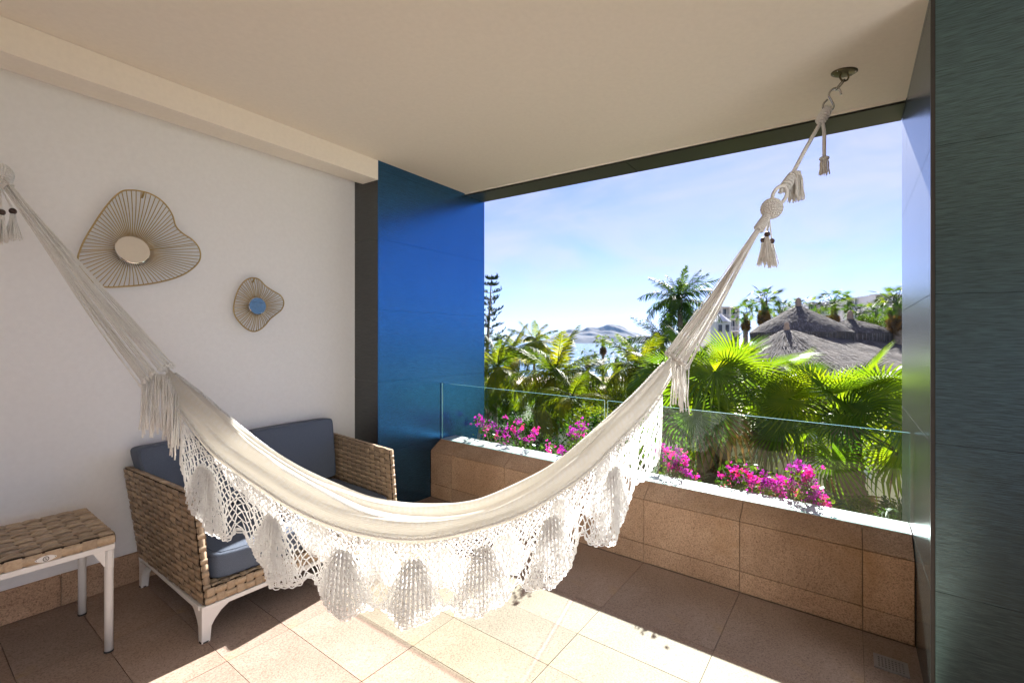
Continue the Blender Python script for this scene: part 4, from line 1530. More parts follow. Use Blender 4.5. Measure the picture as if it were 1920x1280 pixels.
FR = {
 'coco': [pinnate_mesh('coconut_frond', M['coco'], b, 60, 0.26, 0.0085, dr, 0.45, 100 + i) for i, (b, dr) in enumerate(((0.55, 0.55), (1.0, 0.8), (1.5, 1.0)))],
 'royal': [pinnate_mesh('royal_frond', M['royal'], b, 70, 0.20, 0.0085, dr, 0.5, 110 + i, 0.7) for i, (b, dr) in enumerate(((0.6, 0.5), (1.1, 0.7), (1.7, 0.8)))],
 'fan': [fan_mesh('fan_frond', M['fan'], 120 + i, 36, 5.0 + 0.3 * i, 0.95, 0.72, dr, 0.25, tilt=(0.25, 0.6, 0.95)[i], split=0.5) for i, dr in enumerate((0.25, 0.6, 1.0))],
 'fan_far': [fan_mesh('fan_frond', M['fan_far'], 130 + i, 24, 4.2, 1.0, 0.55, dr, 0.25, tilt=(0.3, 0.7, 1.0)[i], split=0.36) for i, dr in enumerate((0.4, 0.8, 1.2))],
 'dead': [fan_mesh('dead_frond', M['dead'], 140 + i, 16, 3.6, 0.8, 0.62, 1.2, 0.1, M['dead']) for i in range(2)],
 'deadcoco': [pinnate_mesh('dry_frond', M['dead'], 1.2, 26, 0.24, 0.007, 1.1, 0.5, 150)],
}
def frond_obj(mesh, root, off, az, el, roll, sc, name='frond'):
    o = link(name, mesh, root)
    o.location = off
    o.rotation_euler = (Matrix.Rotation(az, 3, 'Z') @ Matrix.Rotation(-el, 3, 'Y') @ Matrix.Rotation(roll, 3, 'X')).to_euler()
    o.scale = (sc, sc, sc)
    return o

def trunk_mesh(base, top, r0, r1, seed, rings=True, bulge=0.0):
    rg = random.Random(seed)
    m = MB()
    H = (top - base).length
    n = max(14, int(H / 0.12)) if rings else 16
    n = min(n, 90)
    bx, by = rg.uniform(-0.3, 0.3), rg.uniform(-0.3, 0.3)
    pts, rad = [], []
    for i in range(n + 1):
        t = i / n
        p = base.lerp(top, t) + Vector((bx, by, 0)) * math.sin(math.pi * t) * 0.6
        pts.append(p)
        r_ = r0 + (r1 - r0) * t ** 0.7
        rad.append(r_ * (1 + (0.07 if i % 2 else -0.03)) * rg.uniform(0.96, 1.04))
    m.tube(pts, rad, 9, caps=True)
    return m

def palm(kind, name, px, py, Y, size, label, n=20, skirt=0, seed=0, trunk_r=0.13, fan_tilt=0.0, el_hi=80, el_lo=-35, group='palms in the garden', cat='palm tree', zb=None, lean=0.0):
    rg = random.Random(seed * 31 + 5)
    top = at(px, py, Y)
    zb = ground_z(Y) if zb is None else zb
    base = Vector((top.x + lean, top.y + rg.uniform(-0.3, 0.3), zb))
    root = empty(name, base, label, cat, group)
    tr = trunk_mesh(base, top, trunk_r * 1.25, trunk_r, seed)
    part('trunk', tr, M['trunk'] if kind != 'fan' else M['fibre'], root, base)
    off = top - base
    ms = FR[kind]
    for i in range(n):
        t = (i + 0.5) / n
        el = R(el_hi + (el_lo - el_hi) * t ** 0.85) + rg.uniform(-0.12, 0.12)
        az = i * 2.39996 + rg.uniform(-0.25, 0.25)
        k = 0 if t < 0.35 else (1 if t < 0.75 else 2)
        if rg.random() < 0.2: k = rg.randrange(len(ms))
        sc = size * rg.uniform(0.85, 1.1) * (0.78 + 0.22 * min(1, t * 3))
        dry = kind == 'fan' and t > 0.72 and rg.random() < 0.4
        frond_obj(FR['dead'][i % 2] if dry else ms[min(k, len(ms) - 1)], root, off + Vector((rg.uniform(-1, 1), rg.uniform(-1, 1), rg.uniform(-0.6, 0.6))) * trunk_r * 0.8, az, el, rg.uniform(-0.5, 0.5) if kind[:3] != 'fan' else rg.uniform(-1.0, 1.0), sc)
    for i in range(skirt):
        el = R(rg.uniform(-88, -58))
        z = -rg.uniform(0.0, 0.30) * size * 2.2
        frond_obj(FR['dead'][i % 2], root, off + Vector((0, 0, z)), rg.uniform(0, 6.28), el, rg.uniform(-0.6, 0.6), size * rg.uniform(0.7, 1.0), 'dead_frond')
    return root

def ground_z(Y):
    ys = [p[0] for p in prof]; zs = [p[1] for p in prof]
    return float(np.interp(Y, ys, zs))

# ---- coconut palms on the left
palm('coco', 'coconut_palm', 932, 690, 34, 3.6, 'coconut palm nearest the blue pillar with slim grey trunk behind the glass', 24, seed=1, trunk_r=0.12, el_lo=-55)
palm('coco', 'coconut_palm', 1043, 706, 27, 3.7, 'large yellow-green coconut palm in the middle of the left garden', 26, seed=2, trunk_r=0.13, lean=-0.25, el_lo=-50)
palm('coco', 'coconut_palm', 1003, 640, 62, 4.0, 'coconut palm rising against the sea left of the island', 18, seed=3, trunk_r=0.16, el_lo=-40)
palm('coco', 'coconut_palm', 963, 655, 58, 4.2, 'coconut palm behind the one nearest the blue pillar', 18, seed=4, trunk_r=0.15, el_lo=-50)
palm('coco', 'coconut_palm', 1073, 745, 22, 2.3, 'young coconut palm below the large one, behind the glass', 14, seed=5, trunk_r=0.07, el_lo=-30)
palm('coco', 'coconut_palm', 1142, 730, 30, 2.9, 'pale green coconut palm beside the upper edge of the hammock', 16, seed=6, trunk_r=0.08, el_lo=-35)
palm('coco', 'coconut_palm', 1205, 690, 26, 3.2, 'full yellow-green palm just left of the hammock strings', 22, seed=7, trunk_r=0.12, el_lo=-50)
palm('royal', 'coconut_palm', 1242, 640, 30, 2.7, 'dark upright palm against the sky left of the hammock strings', 16, seed=8, trunk_r=0.11, el_lo=-10)
palm('royal', 'royal_palm', 1275, 562, 33, 3.0, 'tall dark green royal palm standing above the hammock strings', 26, seed=9, trunk_r=0.17, el_lo=-40)
palm('coco', 'coconut_palm', 1085, 722, 50, 3.2, 'small coconut palm in front of the sea below the island', 14, seed=10, trunk_r=0.1)
# ---- fan palms in front of the island
palm('fan_far', 'fan_palm', 1131, 641, 66, 1.08, 'fan palm with a round dead skirt in front of the island', 28, 26, seed=11, trunk_r=0.20, el_lo=-25)
palm('fan_far', 'fan_palm', 1178, 645, 70, 1.16, 'fan palm at the right foot of the island', 25, 20, seed=12, trunk_r=0.2, el_lo=-25)
palm('fan_far', 'fan_palm', 1103, 668, 60, 1.0, 'low dark fan palm left of the skirted one', 22, 14, seed=13, trunk_r=0.18)
palm('fan_far', 'fan_palm', 1156, 672, 55, 1.04, 'dark fan palm with brown skirt between two taller fan palms', 22, 24, seed=14, trunk_r=0.2)
palm('fan_far', 'fan_palm', 1183, 684, 48, 1.0, 'low brown-skirted fan palm below the right foot of the island', 19, 26, seed=15, trunk_r=0.2)
# ---- fan palms round the thatched roofs
palm('fan_far', 'fan_palm', 1433, 566, 40, 1.27, 'fan palm with long brown skirt left of the highest thatched roof', 32, 34, seed=16, trunk_r=0.24, el_lo=-30)
palm('fan_far', 'fan_palm', 1398, 588, 42, 1.0, 'lower fan palm beside the white turret', 22, 22, seed=17, trunk_r=0.2)
palm('fan_far', 'fan_palm', 1467, 585, 46, 1.12, 'fan palm half hidden behind the left slope of the highest thatched roof', 25, 14, seed=18, trunk_r=0.2)
palm('fan_far', 'fan_palm', 1502, 578, 50, 1.16, 'fan palm straight behind the highest thatched roof', 22, 10, seed=19, trunk_r=0.2)
palm('fan_far', 'fan_palm', 1563, 570, 42, 1.32, 'fan palm against the sky between the two upper thatched roofs', 32, 24, seed=20, trunk_r=0.22, el_lo=-30)
palm('fan_far', 'fan_palm', 1612, 590, 52, 1.36, 'fan palm in front of the white hotel terraces', 28, 12, seed=21, trunk_r=0.2)
palm('fan_far', 'fan_palm', 1640, 586, 50, 1.2, 'fan palm just right of the one before the hotel terraces', 25, 12, seed=22, trunk_r=0.2)
palm('fan_far', 'fan_palm', 1682, 568, 34, 1.27, 'tall fan palm with heavy brown skirt beside the right pillar', 35, 44, seed=23, trunk_r=0.26, el_lo=-30)
palm('fan_far', 'fan_palm', 1535, 592, 56, 1.2, 'low fan palm tucked behind the ridge of the middle thatched roof', 22, 8, seed=24, trunk_r=0.2)
# ---- big fan palms right outside the glass
palm('fan', 'fan_palm', 1330, 748, 8.6, 1.08, 'big fan palm with shaggy trunk right beside the hammock strings', 40, 6, seed=25, trunk_r=0.17, el_hi=84, el_lo=-22)
palm('fan', 'fan_palm', 1583, 795, 7.6, 0.98, 'big bright fan palm with shaggy trunk in front of the beige house', 36, 6, seed=26, trunk_r=0.20, el_hi=82, el_lo=-22)
palm('fan', 'fan_palm', 1470, 745, 10.2, 0.85, 'big fan palm between the two nearest ones', 26, 8, seed=27, trunk_r=0.16, el_lo=-40)
palm('fan', 'fan_palm', 1690, 785, 9.4, 0.95, 'big fan palm partly behind the right pillar', 24, 8, seed=28, trunk_r=0.16, el_lo=-40)
palm('fan', 'fan_palm', 1290, 720, 14, 1.1, 'fan palm behind the hammock strings', 22, 12, seed=29, trunk_r=0.16)

# ---- Norfolk pine
def pine(px, py_top, Y, label):
    top = at(px, py_top, Y)
    base = Vector((top.x - 0.9, top.y, ground_z(Y)))
    root = empty('norfolk_pine', base, label, 'pine tree')
    H = (top - base).length
    m = MB(); m.tube([base, base.lerp(top, 0.5), top], [0.28, 0.17, 0.03], 8)
    part('trunk', m, M['trunk'], root, base)
    rg = random.Random(77)
    m = MB(); nd = MB()
    z = 0.25
    while z < 0.995:
        p = base.lerp(top, z)
        L0 = 2.6 * (1 - z) ** 0.6 + 0.25
        for k in range(5):
            if rg.random() < 0.12: continue
            L = L0 * rg.uniform(0.7, 1.1)
            a = k * 1.2566 + z * 40 + rg.uniform(-0.25, 0.25)
            d = Vector((math.cos(a), math.sin(a), 0))
            lift = rg.uniform(0.15, 0.4)
            q = [p, p + d * L * 0.4 + Vector((0, 0, 0.02 * L)), p + d * L * 0.8 + Vector((0, 0, 0.12 * L)), p + d * L + Vector((0, 0, lift * L))]
            m.tube(catmull(q, 6), [0.028, 0.024, 0.02, 0.016, 0.012, 0.008], 4, caps=False)
            cc = catmull(q, 18)
            for i in range(6, 18):
                for s in (-1, 1):
                    if rg.random() < 0.25: continue
                    e = cc[i] + d.cross(Vector((0, 0, 1))) * s * rg.uniform(0.06, 0.30) + Vector((0, 0, rg.uniform(0.05, 0.38))) + d * rg.uniform(-0.05, 0.2)
                    nd.tube([cc[i], cc[i].lerp(e, 0.5) + Vector((0, 0, -0.03)), e], [0.02, 0.042, 0.022], 4, caps=False)
        z += 0.60 / H * rg.uniform(0.75, 1.3)
    part('branches', m, M['trunk'], root, base, 'stuff')
    part('needles', nd, M['pine'], root, base, 'stuff')
pine(922, 515, 46, 'slim Norfolk pine against the sky beside the blue pillar')

# ---- shrubs and hedges
LC = {
 'hedge': [leaf_cloud_mesh('foliage', M['hedge'], 2600, 200 + i, 0.085, 40, 0.8) for i in range(3)],
 'shrub': [leaf_cloud_mesh('foliage', M['shrub'], 2200, 210 + i, 0.10, 34, 0.8) for i in range(3)],
}
stem_me = MB()
for k in range(7):
    a = k * 0.9
    stem_me.tube([(0, 0, -0.95), (0.15 * math.cos(a), 0.15 * math.sin(a), -0.4), (0.4 * math.cos(a), 0.4 * math.sin(a), 0.15)], [0.035, 0.025, 0.012], 5, caps=False)
stem_me = stem_me.mesh('stem', M['twig'])
def bush(kind, px, py, Y, rad, label, seed, name='shrub', flat=1.0, group='shrubs in the garden', wide=1.0):
    """px, py: the middle of the crown"""
    c = at(px, py, Y)
    base = Vector((c.x, c.y, c.z - rad * 0.95 * flat))
    root = empty(name, base, label, name.split('_')[-1], group)
    rg = random.Random(seed)
    o = link('foliage', LC[kind][seed % 3], root, Vector((0, 0, rad * 0.95 * flat)))
    o.scale = (rad * wide, rad * wide, rad * flat)
    o.rotation_euler = (0, 0, rg.uniform(0, 6.28))
    o = link('stem', stem_me, root, Vector((0, 0, rad * 0.95 * flat)))
    o.scale = (rad, rad, rad * flat)
    return root
for i, a in enumerate((
 ('hedge', 925, 812, 40, 3.2, 'dark green rounded shrub low beside the blue pillar'),
 ('hedge', 985, 815, 38, 3.0, 'broad dark green shrub between the two slim coconut trunks'),
 ('hedge', 1040, 818, 36, 2.9, 'dark shrub at the foot of the large coconut palm'),
 ('hedge', 1090, 850, 16, 1.5, 'dark low shrub behind the glass joint'),
 ('shrub', 958, 775, 44, 1.6, 'lighter shrub topping the dark hedge between two coconut trunks'),
 ('shrub', 1105, 800, 19, 1.1, 'yellow-green shrub beside the young coconut palm'),
 ('hedge', 915, 745, 38, 1.9, 'dark tree crown beyond the trunk nearest the blue pillar'),
 ('shrub', 1000, 745, 46, 2.0, 'sunny shrub on the far side of the left garden'),
 ('shrub', 1060, 765, 40, 1.8, 'sunny shrub behind the large coconut palm'),
 ('hedge', 1150, 745, 42, 1.8, 'dark leafy tree under the skirted fan palms'),
 ('hedge', 1185, 765, 34, 1.9, 'dark leafy tree left of the hammock edge'),
 ('shrub', 1160, 775, 24, 1.3, 'bright shrub just above the hammock edge'),
 ('hedge', 1225, 700, 38, 2.2, 'dark tree behind the hammock strings'),
 ('hedge', 1290, 760, 12, 1.2, 'dark shrub behind the shaggy trunk near the hammock'),
 ('shrub', 1300, 880, 9.5, 0.7, 'olive shrub behind the middle bougainvillea'),
 ('shrub', 1380, 905, 8.6, 0.6, 'low shrub behind the right bougainvillea'),
 ('shrub', 1620, 610, 40, 1.2, 'bright low tree below the hotel terraces'),
 ('shrub', 1660, 615, 38, 1.3, 'bright low tree left of the palm by the right pillar'),
 ('hedge', 1040, 890, 12, 0.9, 'dark shrub low under the middle of the left pane'),
 ('hedge', 960, 905, 11, 1.0, 'dark shrub right under the left bougainvillea'),
 ('shrub', 1130, 860, 10, 0.8, 'shrub low beside the hammock edge'),
 ('hedge', 1440, 965, 7.5, 0.5, 'shaded shrub low behind the right bougainvillea'),
 ('shrub', 1650, 975, 6.4, 0.45, 'feathery low shrub in the right corner behind the glass'),
)):
    bush(*a, 300 + i, name='shrub')

# ferny fronds in the right corner behind the glass
fb_ = at(1655, 1010, 5.2)
t = empty('fern', fb_, 'feathery green fern behind the glass beside the right pillar', 'plant')
rg = random.Random(5)
for k in range(16):
    frond_obj(FR['royal'][k % 3], t, Vector((rg.uniform(-.1, .1), rg.uniform(-.1, .1), 0)), k * 2.4, R(rg.uniform(20, 75)), 0, rg.uniform(0.45, 0.75))

# ---- bougainvillea along the outside of the parapet
def bract_mesh(seed):
    rg = random.Random(seed)
    m = MB()
    for f in range(11):
        c = Vector((rg.gauss(0, 1), rg.gauss(0, 1), rg.gauss(0, 0.8))) * 0.020
        ax = Vector((rg.gauss(0, 1), rg.gauss(0, 1), rg.gauss(0.3, 1))).normalized()
        s = ax.orthogonal().normalized(); q = ax.cross(s)
        for k in range(3):
            a = 2.094 * k
            d = s * math.cos(a) + q * math.sin(a)
            w_ = ax.cross(d)
            L = 0.019 * rg.uniform(0.8, 1.2)
            tip = c + d * L * 0.75 + ax * L * 0.75
            mid = c + d * L * 0.55 + ax * L * 0.35
            m.add([c, mid + w_ * L * 0.45, tip, mid - w_ * L * 0.45], [(0, 1, 2), (0, 2, 3)])
    return m.mesh('flower_cluster', M['bract'])
BR = [bract_mesh(400 + i) for i in range(4)]
def bougainvillea(clusters, label, seed, green=130, Yn=None):
    """clusters: (px, py, spread px, number); the plant stands just outside the parapet"""
    rg = random.Random(seed)
    vv = 3.52
    def onv(px, py, v):
        d = ray(px, py)
        return Vector((0, 0, ZC)) + d * (v / (d.x * VX + d.y * VY))
    cx_ = sum(c[0] for c in clusters) / len(clusters)
    foot = onv(cx_, 900, 3.50)
    foot.z = 0.10 - SL * (foot.x * UX + foot.y * UY)
    root = empty('bougainvillea', foot, label, 'plant', 'bougainvillea along the parapet')
    st, lv = MB(), MB()
    def leaf(p, L):
        d = Vector((rg.gauss(0, 1), rg.gauss(0, 1), rg.gauss(0.1, 0.8))).normalized()
        s = d.orthogonal().normalized()
        s.rotate(Matrix.Rotation(rg.uniform(0, 6.28), 3, d))
        lv.add([p, p + d * L * 0.45 + s * L * 0.32, p + d * L, p + d * L * 0.45 - s * L * 0.32], [(0, 1, 2, 3)])
    for (px, py, sp, n) in clusters:
        for k in range(n):
            v = vv + rg.uniform(-0.10, 0.14)
            e = onv(px + rg.gauss(0, 0.72) * sp, py - abs(rg.gauss(0, 0.25)) * sp + rg.gauss(0, 0.6) * sp * 0.8, v)
            f0 = foot + Vector((rg.uniform(-0.12, 0.12), rg.uniform(-0.05, 0.05), 0)) + Vector((UX, UY, 0)) * (e - foot).dot(Vector((UX, UY, 0))) * 0.55
            mid = f0.lerp(e, 0.6) + Vector((rg.uniform(-.04, .04), rg.uniform(-.04, .04), 0.05))
            cpts = catmull([f0, mid, e], 9)
            st.tube(cpts, [0.006, 0.0055, 0.005, 0.0045, 0.004, 0.0035, 0.003, 0.0025, 0.002], 4, caps=False)
            o = link('flower_cluster', BR[rg.randrange(4)], root, e - foot)
            o.rotation_euler = (rg.uniform(0, 6), rg.uniform(0, 6), rg.uniform(0, 6))
            s = rg.uniform(0.6, 1.15); o.scale = (s, s, s)
            for q in range(int(green / max(6, sum(c[3] for c in clusters)) * 1.5) + 9):
                p = cpts[rg.randrange(3, 9)]
                leaf(p + Vector((rg.gauss(0, 1), rg.gauss(0, 1), rg.gauss(0, 1))) * 0.028, rg.uniform(0.022, 0.045))
    part('stems', st, M['twig'], root, foot, 'stuff')
    part('leaves', lv, M['bougain_leaf'], root, foot, 'stuff')
bougainvillea([(893, 798, 16, 4), (925, 800, 22, 4), (950, 815, 26, 5), (968, 795, 20, 4), (985, 815, 18, 6), (940, 830, 22, 3)], 'bougainvillea with magenta flowers in front of the blue pillar', 1, 240)
bougainvillea([(1080, 812, 9, 7), (1092, 800, 7, 3), (1050, 850, 12, 3), (1030, 835, 12, 2)], 'sparse bougainvillea sprig poking up beside the hammock edge', 2, 110)
bougainvillea([(1248, 852, 14, 8), (1272, 860, 13, 9), (1282, 880, 12, 8), (1262, 880, 12, 6)], 'bougainvillea seen past the right end of the lace fringe', 3, 120)
bougainvillea([(1365, 890, 18, 5), (1385, 885, 14, 5), (1350, 905, 12, 3)], 'leafy bougainvillea with few flowers left of the fullest one', 4, 300)
bougainvillea([(1420, 900, 12, 10), (1450, 908, 14, 13), (1480, 905, 12, 7), (1508, 895, 14, 9), (1498, 878, 7, 4), (1520, 922, 12, 8), (1532, 948, 12, 11), (1460, 930, 16, 6)], 'fullest magenta bougainvillea over the white sill at right', 5, 360)

# ================================================================== BUILDINGS BEYOND THE GARDEN
def palapa(px, py, Y, prof_px, sx_l, sx_r, label, seed, finial=True, zb=None, drop=0.3):
    """thatched roof: profile (radius px, drop px) below the apex, stretched left and right"""
    k = Y / F_PX
    apex = at(px, py, Y)
    zb = ground_z(Y) if zb is None else zb
    base = Vector((apex.x, apex.y, zb))
    root = empty('thatched_roof', base, label, 'roof', 'grey thatched palapa roofs')
    rg = random.Random(seed)
    m = MB()
    SEG = 56
    pr = [(r_ * k, -d * k) for r_, d in prof_px]
    rr = [Vector((r_, 0, z)) for r_, z in pr]
    pc = [(p.x, p.z) for p in catmull(rr, 26)]
    def P(r_, z, a):
        c, s = math.cos(a), math.sin(a)
        return apex + Vector((r_ * c * (sx_r if c > 0 else sx_l), r_ * s, z))
    rows = []
    for ri, (r_, z) in enumerate(pc):
        rows.append([P(r_ * (1 + 0.012 * math.sin(7 * 2 * math.pi * q / SEG)), z + 0.03 * rg.uniform(-1, 1) + (0.022 if 2 < ri < 24 and ri % 4 == 0 else 0.0), 2 * math.pi * q / SEG) for q in range(SEG + 1)])
    m.grid(rows[::-1])
    re, ze = pc[-1]
    th = 0.12 * Y / 10
    # underside of the thick eave
    m.grid([[P(re, ze, 2 * math.pi * q / SEG) for q in range(SEG + 1)], [P(re * 0.97, ze - drop, 2 * math.pi * q / SEG) for q in range(SEG + 1)], [P(re * 0.78, ze - drop * 0.6, 2 * math.pi * q / SEG) for q in range(SEG + 1)]][::-1])
    # straws lying down the slope and hanging over the eave
    for _ in range(5200):
        a = rg.uniform(0, 6.283)
        t = rg.random() ** 0.6
        i = min(24, int(t * 25))
        (ra, za), (rb_, zb_) = pc[i], pc[min(25, i + 2)]
        p0, p1 = P(ra, za + 0.015, a), P(rb_, zb_ + 0.015, a + rg.uniform(-0.02, 0.02))
        d = (p1 - p0)
        s = d.cross(Vector((0, 0, 1)))
        if s.length < 1e-6: continue
        s = s.normalized() * 0.011 * (Y / 25)
        n_ = Vector((0, 0, 1)) * rg.uniform(0.01, 0.05)
        m.add([p0 - s, p0 + s, p1 + s + n_, p1 - s + n_], [(0, 1, 2, 3)], rg.choice((0, 1, 1, 2, 2)))
    for _ in range(900):
        a = rg.uniform(0, 6.283)
        p0 = P(re * rg.uniform(0.97, 1.005), ze + 0.02, a)
        p1 = p0 + Vector((0, 0, -drop * rg.uniform(0.8, 1.35))) + Vector((math.cos(a), math.sin(a), 0)) * rg.uniform(-0.05, 0.05)
        s = Vector((-math.sin(a), math.cos(a), 0)) * 0.015 * (Y / 25)
        m.add([p0 - s, p0 + s, p1 + s * 0.5, p1 - s * 0.5], [(0, 1, 2, 3)], rg.choice((0, 1, 2)))
    part('thatch', m, [M['thatch'], M['straw'], M['straw_dark']], root, base, 'stuff')
    for q in range(8):
        a = 2 * math.pi * (q + 0.5) / 8
        pm = MB()
        p = P(re * 0.72, ze, a)
        pm.tube([Vector((p.x, p.y, zb)), Vector((p.x, p.y, apex.z + ze + 0.2))], 0.11, 8)
        part('post', pm, M['twig'], root, base)
    if finial:
        f = MB()
        s = 0.022 * Y
        f.lathe(apex + Vector((0, 0, -0.05)), [(0.30 * s, 0), (0.24 * s, 0.14 * s), (0.30 * s, 0.30 * s), (0.20 * s, 0.48 * s), (0.24 * s, 0.58 * s), (0.20 * s, 0.74 * s), (0.08 * s, 0.86 * s), (0.0, 0.88 * s)], 12)
        part('finial', f, M['statue'], root, base)
    return root
palapa(1497, 573, 30, [(0, 0), (12, 6), (40, 22), (66, 38), (82, 51)], 1.0, 1.05, 'highest grey thatched roof with domed crown and thick eave', 1, drop=0.55)
palapa(1594, 597, 36, [(0, 0), (10, 4), (28, 10), (48, 19), (60, 29)], 0.75, 1.12, 'small domed thatched roof at upper right beside the fan palm', 2, drop=0.6)
palapa(1500, 618, 29, [(0, 0), (40, 10), (100, 32), (170, 62), (210, 80)], 0.75, 1.15, 'wide lower thatched skirt roof under the highest crown', 3, False, drop=0.4)
palapa(1475, 618, 21, [(0, 0), (14, 3), (50, 17), (110, 42), (180, 66), (240, 86)], 0.62, 1.1, 'front low thatched roof with pale stone finial, behind the big fan palms', 4, drop=0.4)
palapa(1600, 628, 35, [(0, 0), (40, 12), (80, 26), (130, 45)], 0.6, 1.2, 'low thatched skirt roof under the small domed one', 5, False, drop=0.4)
palapa(1112, 708, 46, [(0, 0), (12, 5), (24, 15), (32, 25)], 1.0, 1.0, 'small brown thatched umbrella in the left garden', 6, False, drop=0.3)

def hotel(px0, px1, py_top, Y, floors, bays, label, step=0.0, depth=14):
    """white terraced hotel: storeys with slab, recessed glass, dividing walls"""
    k = Y / F_PX
    x0, x1 = (px0 - CX) * k, (px1 - CX) * k
    zt = ZC + (CY - py_top) * k
    fh = 3.1
    base = Vector(((x0 + x1) / 2, Y, ground_z(Y)))
    root = empty('hotel', base, label, 'building', 'white hotel terraces on the skyline')
    m = MB(); m.box(x0, x1, Y + 1.6, Y + depth, base.z, zt - 0.15)
    part('wall', m, M['white_stucco'], root, base)
    bw = (x1 - x0) / bays
    for f in range(floors):
        z1 = zt - f * fh; z0 = z1 - fh
        m = MB(); m.box(x0 - 0.3, x1 + 0.3, Y, Y + 1.7, z1 - 0.32, z1)
        part('floor_slab', m, M['white_stucco'], root, base)
        for b in range(bays + 1):
            m = MB(); m.box(x0 + b * bw - 0.15, x0 + b * bw + 0.15, Y + 0.05, Y + 1.65, z0, z1 - 0.321)
            part('dividing_wall', m, M['white_stucco'], root, base)
        for b in range(bays):
            m = MB(); m.box(x0 + b * bw + 0.5, x0 + (b + 1) * bw - 0.5, Y + 1.5, Y + 1.595, z0 + 0.05, z1 - 0.6)
            w_ = part('window', m, M['dark_glass'], root, base)
            m = MB(); m.box(x0 + (b + 0.5) * bw - 0.05, x0 + (b + 0.5) * bw + 0.05, Y + 1.45, Y + 1.499, z0 + 0.05, z1 - 0.6)
            link('mullion', m.mesh('mullion', M['white_stucco'], base), w_)
            m = MB()
            m.box(x0 + b * bw + 0.16, x0 + (b + 1) * bw - 0.16, Y + 0.06, Y + 0.12, z0 + 0.9, z0 + 1.0)
            for q in range(7):
                xx = x0 + b * bw + 0.3 + (bw - 0.6) * q / 6
                m.box(xx - 0.03, xx + 0.03, Y + 0.07, Y + 0.11, z0, z0 + 0.899)
            part('railing', m, M['white_stucco'], root, base, 'stuff')
    return root
hotel(1338, 1386, 574, 120, 6, 3, 'white hotel block behind the turret, left of the thatched roofs')
hotel(1516, 1556, 567, 126, 4, 2, 'small white hotel block just right of the thatched roof peak')
hotel(1590, 1640, 558, 120, 5, 4, 'white hotel block between the two right-hand fan palms')
hotel(1642, 1720, 551, 114, 5, 5, 'white stepped hotel block beside the right pillar')

# white turret
Y = 60; c = at(1351, 612, Y); base = Vector((c.x, c.y, ground_z(Y)))
t = empty('turret', base, 'small white turret with pointed cap behind the hammock strings', 'tower')
h = c.z - base.z
m = MB(); m.box(base.x - 0.9, base.x + 0.9, Y - 0.9, Y + 0.9, base.z, base.z + h + 0.6)
part('wall', m, M['white_stucco'], t, base)
m = MB(); m.lathe((base.x, Y, base.z + h + 0.6), [(1.45, 0), (1.3, 0.12), (0.75, 0.55), (0.22, 0.9), (0.0, 1.1)], 4)
part('cap', m, M['white_stucco'], t, base)
for dx in (-0.45, 0.45):
    m = MB(); m.box(base.x + dx - 0.22, base.x + dx + 0.22, Y - 0.95, Y - 0.901, base.z + h - 0.7, base.z + h + 0.2)
    part('window', m, M['dark_glass'], t, base)

# beige house with arched windows behind the right-hand palms; its front runs parallel to the balcony
b0 = W(2.2, 11.2, -8.0)
b0.z = -6.6
hs = empty('beige_house', b0, 'beige stucco house with arched white-framed windows behind the nearest palms', 'house')
VH = 11.2
def hbox(name, u0, u1, v0, v1, z0, z1, mat, parent=None):
    m = MB()
    P = lambda u, v, z: (u * UX + v * VX, u * UY + v * VY, z)
    m.hexa([P(u0, v0, z0), P(u1, v0, z0), P(u1, v1, z0), P(u0, v1, z0), P(u0, v0, z1), P(u1, v0, z1), P(u1, v1, z1), P(u0, v1, z1)])
    o = link(name, m.mesh(name, M[mat], b0), parent or hs)
    return o
hbox('wall', -2.8, 7.5, VH, VH + 6, -6.6, -0.62, 'cream')
hbox('cornice', -2.95, 7.6, VH - 0.25, VH - 0.001, -2.05, -1.80, 'cream')
hbox('cornice', -2.9, 7.55, VH - 0.15, VH - 0.001, -2.2, -2.051, 'cream')
hbox('parapet_cap', -2.95, 7.6, VH - 0.12, VH + 6.1, -0.619, -0.50, 'cream')
hbox('terrace_wall', 0.6, 7.4, VH - 2.6, VH - 2.35, -6.6, -2.75, 'cream')
hbox('terrace_cap', 0.5, 7.45, VH - 2.7, VH - 2.25, -2.749, -2.60, 'cream')
hbox('terrace_floor', 0.6, 7.4, VH - 2.349, VH - 0.002, -6.6, -3.0, 'cream')
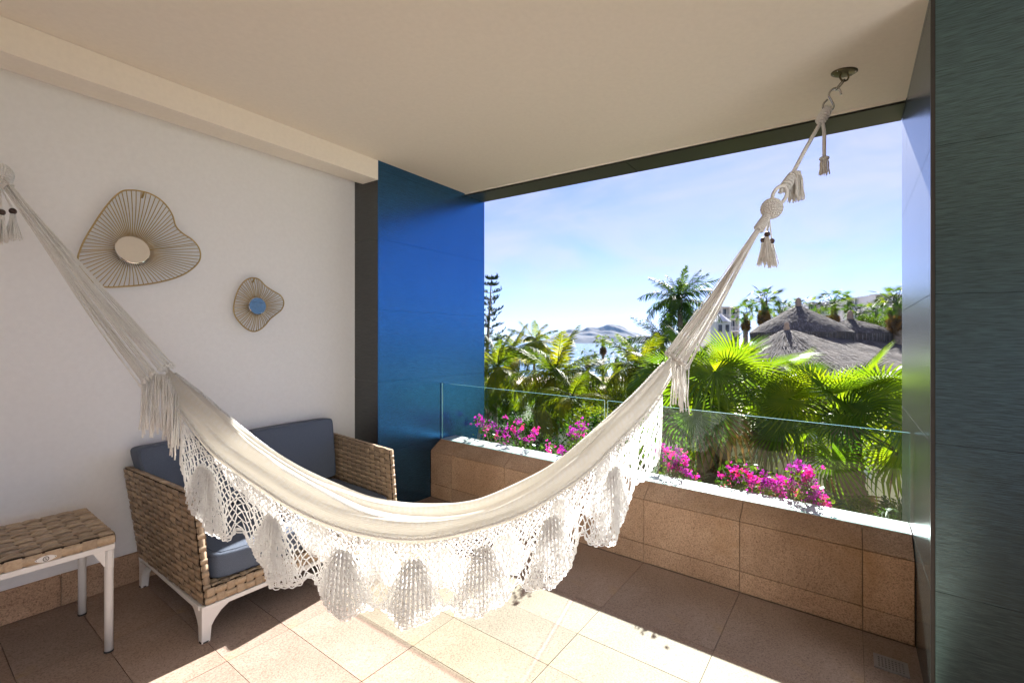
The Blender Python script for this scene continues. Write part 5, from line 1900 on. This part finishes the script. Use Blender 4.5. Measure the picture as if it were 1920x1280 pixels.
def arched(u, z, w_, h_):
    def shape(w, h, zz, n=12):
        pts = [(-w / 2, zz)] + [(w / 2 * -math.cos(math.pi * k / n), zz + h - w / 2 + w / 2 * math.sin(math.pi * k / n)) for k in range(n + 1)] + [(w / 2, zz)]
        return pts
    P = lambda a, v, zz: (((u + a) * UX + v * VX), ((u + a) * UY + v * VY), zz)
    so_, si_ = shape(w_ + 0.14, h_ + 0.10, z - 0.03), shape(w_, h_, z)
    m = MB()
    n = len(so_)
    m.add([P(a, VH - 0.06, q) for a, q in so_] + [P(a, VH - 0.06, q) for a, q in si_] + [P(a, VH - 0.001, q) for a, q in so_] + [P(a, VH - 0.001, q) for a, q in si_],
          [(i, i + 1, n + i + 1, n + i) for i in range(n - 1)] + [(i, 2 * n + i, 2 * n + i + 1, i + 1) for i in range(n - 1)] + [(n + i, n + i + 1, 3 * n + i + 1, 3 * n + i) for i in range(n - 1)])
    wn_ = link('window', m.mesh('window', M['white_stucco'], b0), hs)
    m = MB(); m.add([P(a, VH - 0.012, q) for a, q in si_], [tuple(range(n))])
    link('pane', m.mesh('pane', M['warm_pane'], b0), wn_)
    m = MB()
    m.hexa([P(-w_ / 2 - .12, VH - 0.12, z - 0.10), P(w_ / 2 + .12, VH - 0.12, z - 0.10), P(w_ / 2 + .12, VH - 0.002, z - 0.10), P(-w_ / 2 - .12, VH - 0.002, z - 0.10),
            P(-w_ / 2 - .12, VH - 0.12, z - 0.03), P(w_ / 2 + .12, VH - 0.12, z - 0.03), P(w_ / 2 + .12, VH - 0.002, z - 0.03), P(-w_ / 2 - .12, VH - 0.002, z - 0.03)])
    link('sill', m.mesh('sill', M['white_stucco'], b0), wn_)
def u_at(px, v):
    d = ray(px, 640)
    t_ = v / (d.x * VX + d.y * VY)
    return (d.x * UX + d.y * UY) * t_, t_
for px, py in ((1440, 852), (1512, 862), (1600, 880)):
    uu, tt_ = u_at(px, VH)
    arched(uu, ZC - (py - CY) / F_PX * tt_, 0.30, 0.52)

# pink house corner and garden wall on the left
Y = 52; c = at(913, 748, Y); base = Vector((c.x - 3, Y, ground_z(Y)))
t = empty('pink_house', base, 'pink stucco house corner low beside the blue pillar', 'house')
m = MB(); m.box(base.x - 4, base.x + 4.2, Y - 1, Y + 5, base.z, c.z + 0.6); part('wall', m, M['pink_stucco'], t, base)
m = MB(); m.box(base.x - 4.2, base.x + 4.4, Y - 1.2, Y + 5.2, c.z + 0.601, c.z + 0.8); part('roof_edge', m, M['cream'], t, base)
m = MB(); m.box(base.x + 2.2, base.x + 3.2, Y - 1.05, Y - 1.001, c.z - 1.6, c.z - 0.2); part('window', m, M['dark_glass'], t, base)
Y = 24; c = at(1115, 775, Y); base = Vector((c.x, Y, ground_z(Y)))
t = empty('garden_wall', base, 'low curved cream garden wall behind the glass joint', 'wall')
m = MB()
outer = [(base.x + 2.0 * math.sin(a), Y - 1.2 * math.cos(a) + 1.2) for a in np.linspace(-1.1, 1.1, 17)]
rows = [[(x, y, base.z) for x, y in outer], [(x, y, c.z + 0.1 * math.cos(i * 0.4)) for i, (x, y) in enumerate(outer)], [(x * 1.0, y + 0.3, c.z + 0.1 * math.cos(i * 0.4)) for i, (x, y) in enumerate(outer)], [(x, y + 0.3, base.z) for x, y in outer]]
m.grid(rows[::-1], smooth=False); part('wall_face', m, M['cream'], t, base)

# ================================================================== AIR
def haze():
    m = bpy.data.materials.new('sea_air')
    m.use_nodes = True
    n, l = m.node_tree.nodes, m.node_tree.links
    n.clear()
    o = n.new('ShaderNodeOutputMaterial')
    v = n.new('ShaderNodeVolumePrincipled')
    v.inputs['Color'].default_value = (0.30, 0.55, 1.0, 1)
    v.inputs['Density'].default_value = 0.00004
    v.inputs['Anisotropy'].default_value = 0.2
    l.new(v.outputs[0], o.inputs['Volume'])
    mb = MB(); mb.box(-8100, 8100, -8100, 8100, -14, 135)
    h = link('haze', mb.mesh('haze', m))
    h['kind'] = 'stuff'
    h['label'] = 'thin blue sea haze over the bay'
haze()
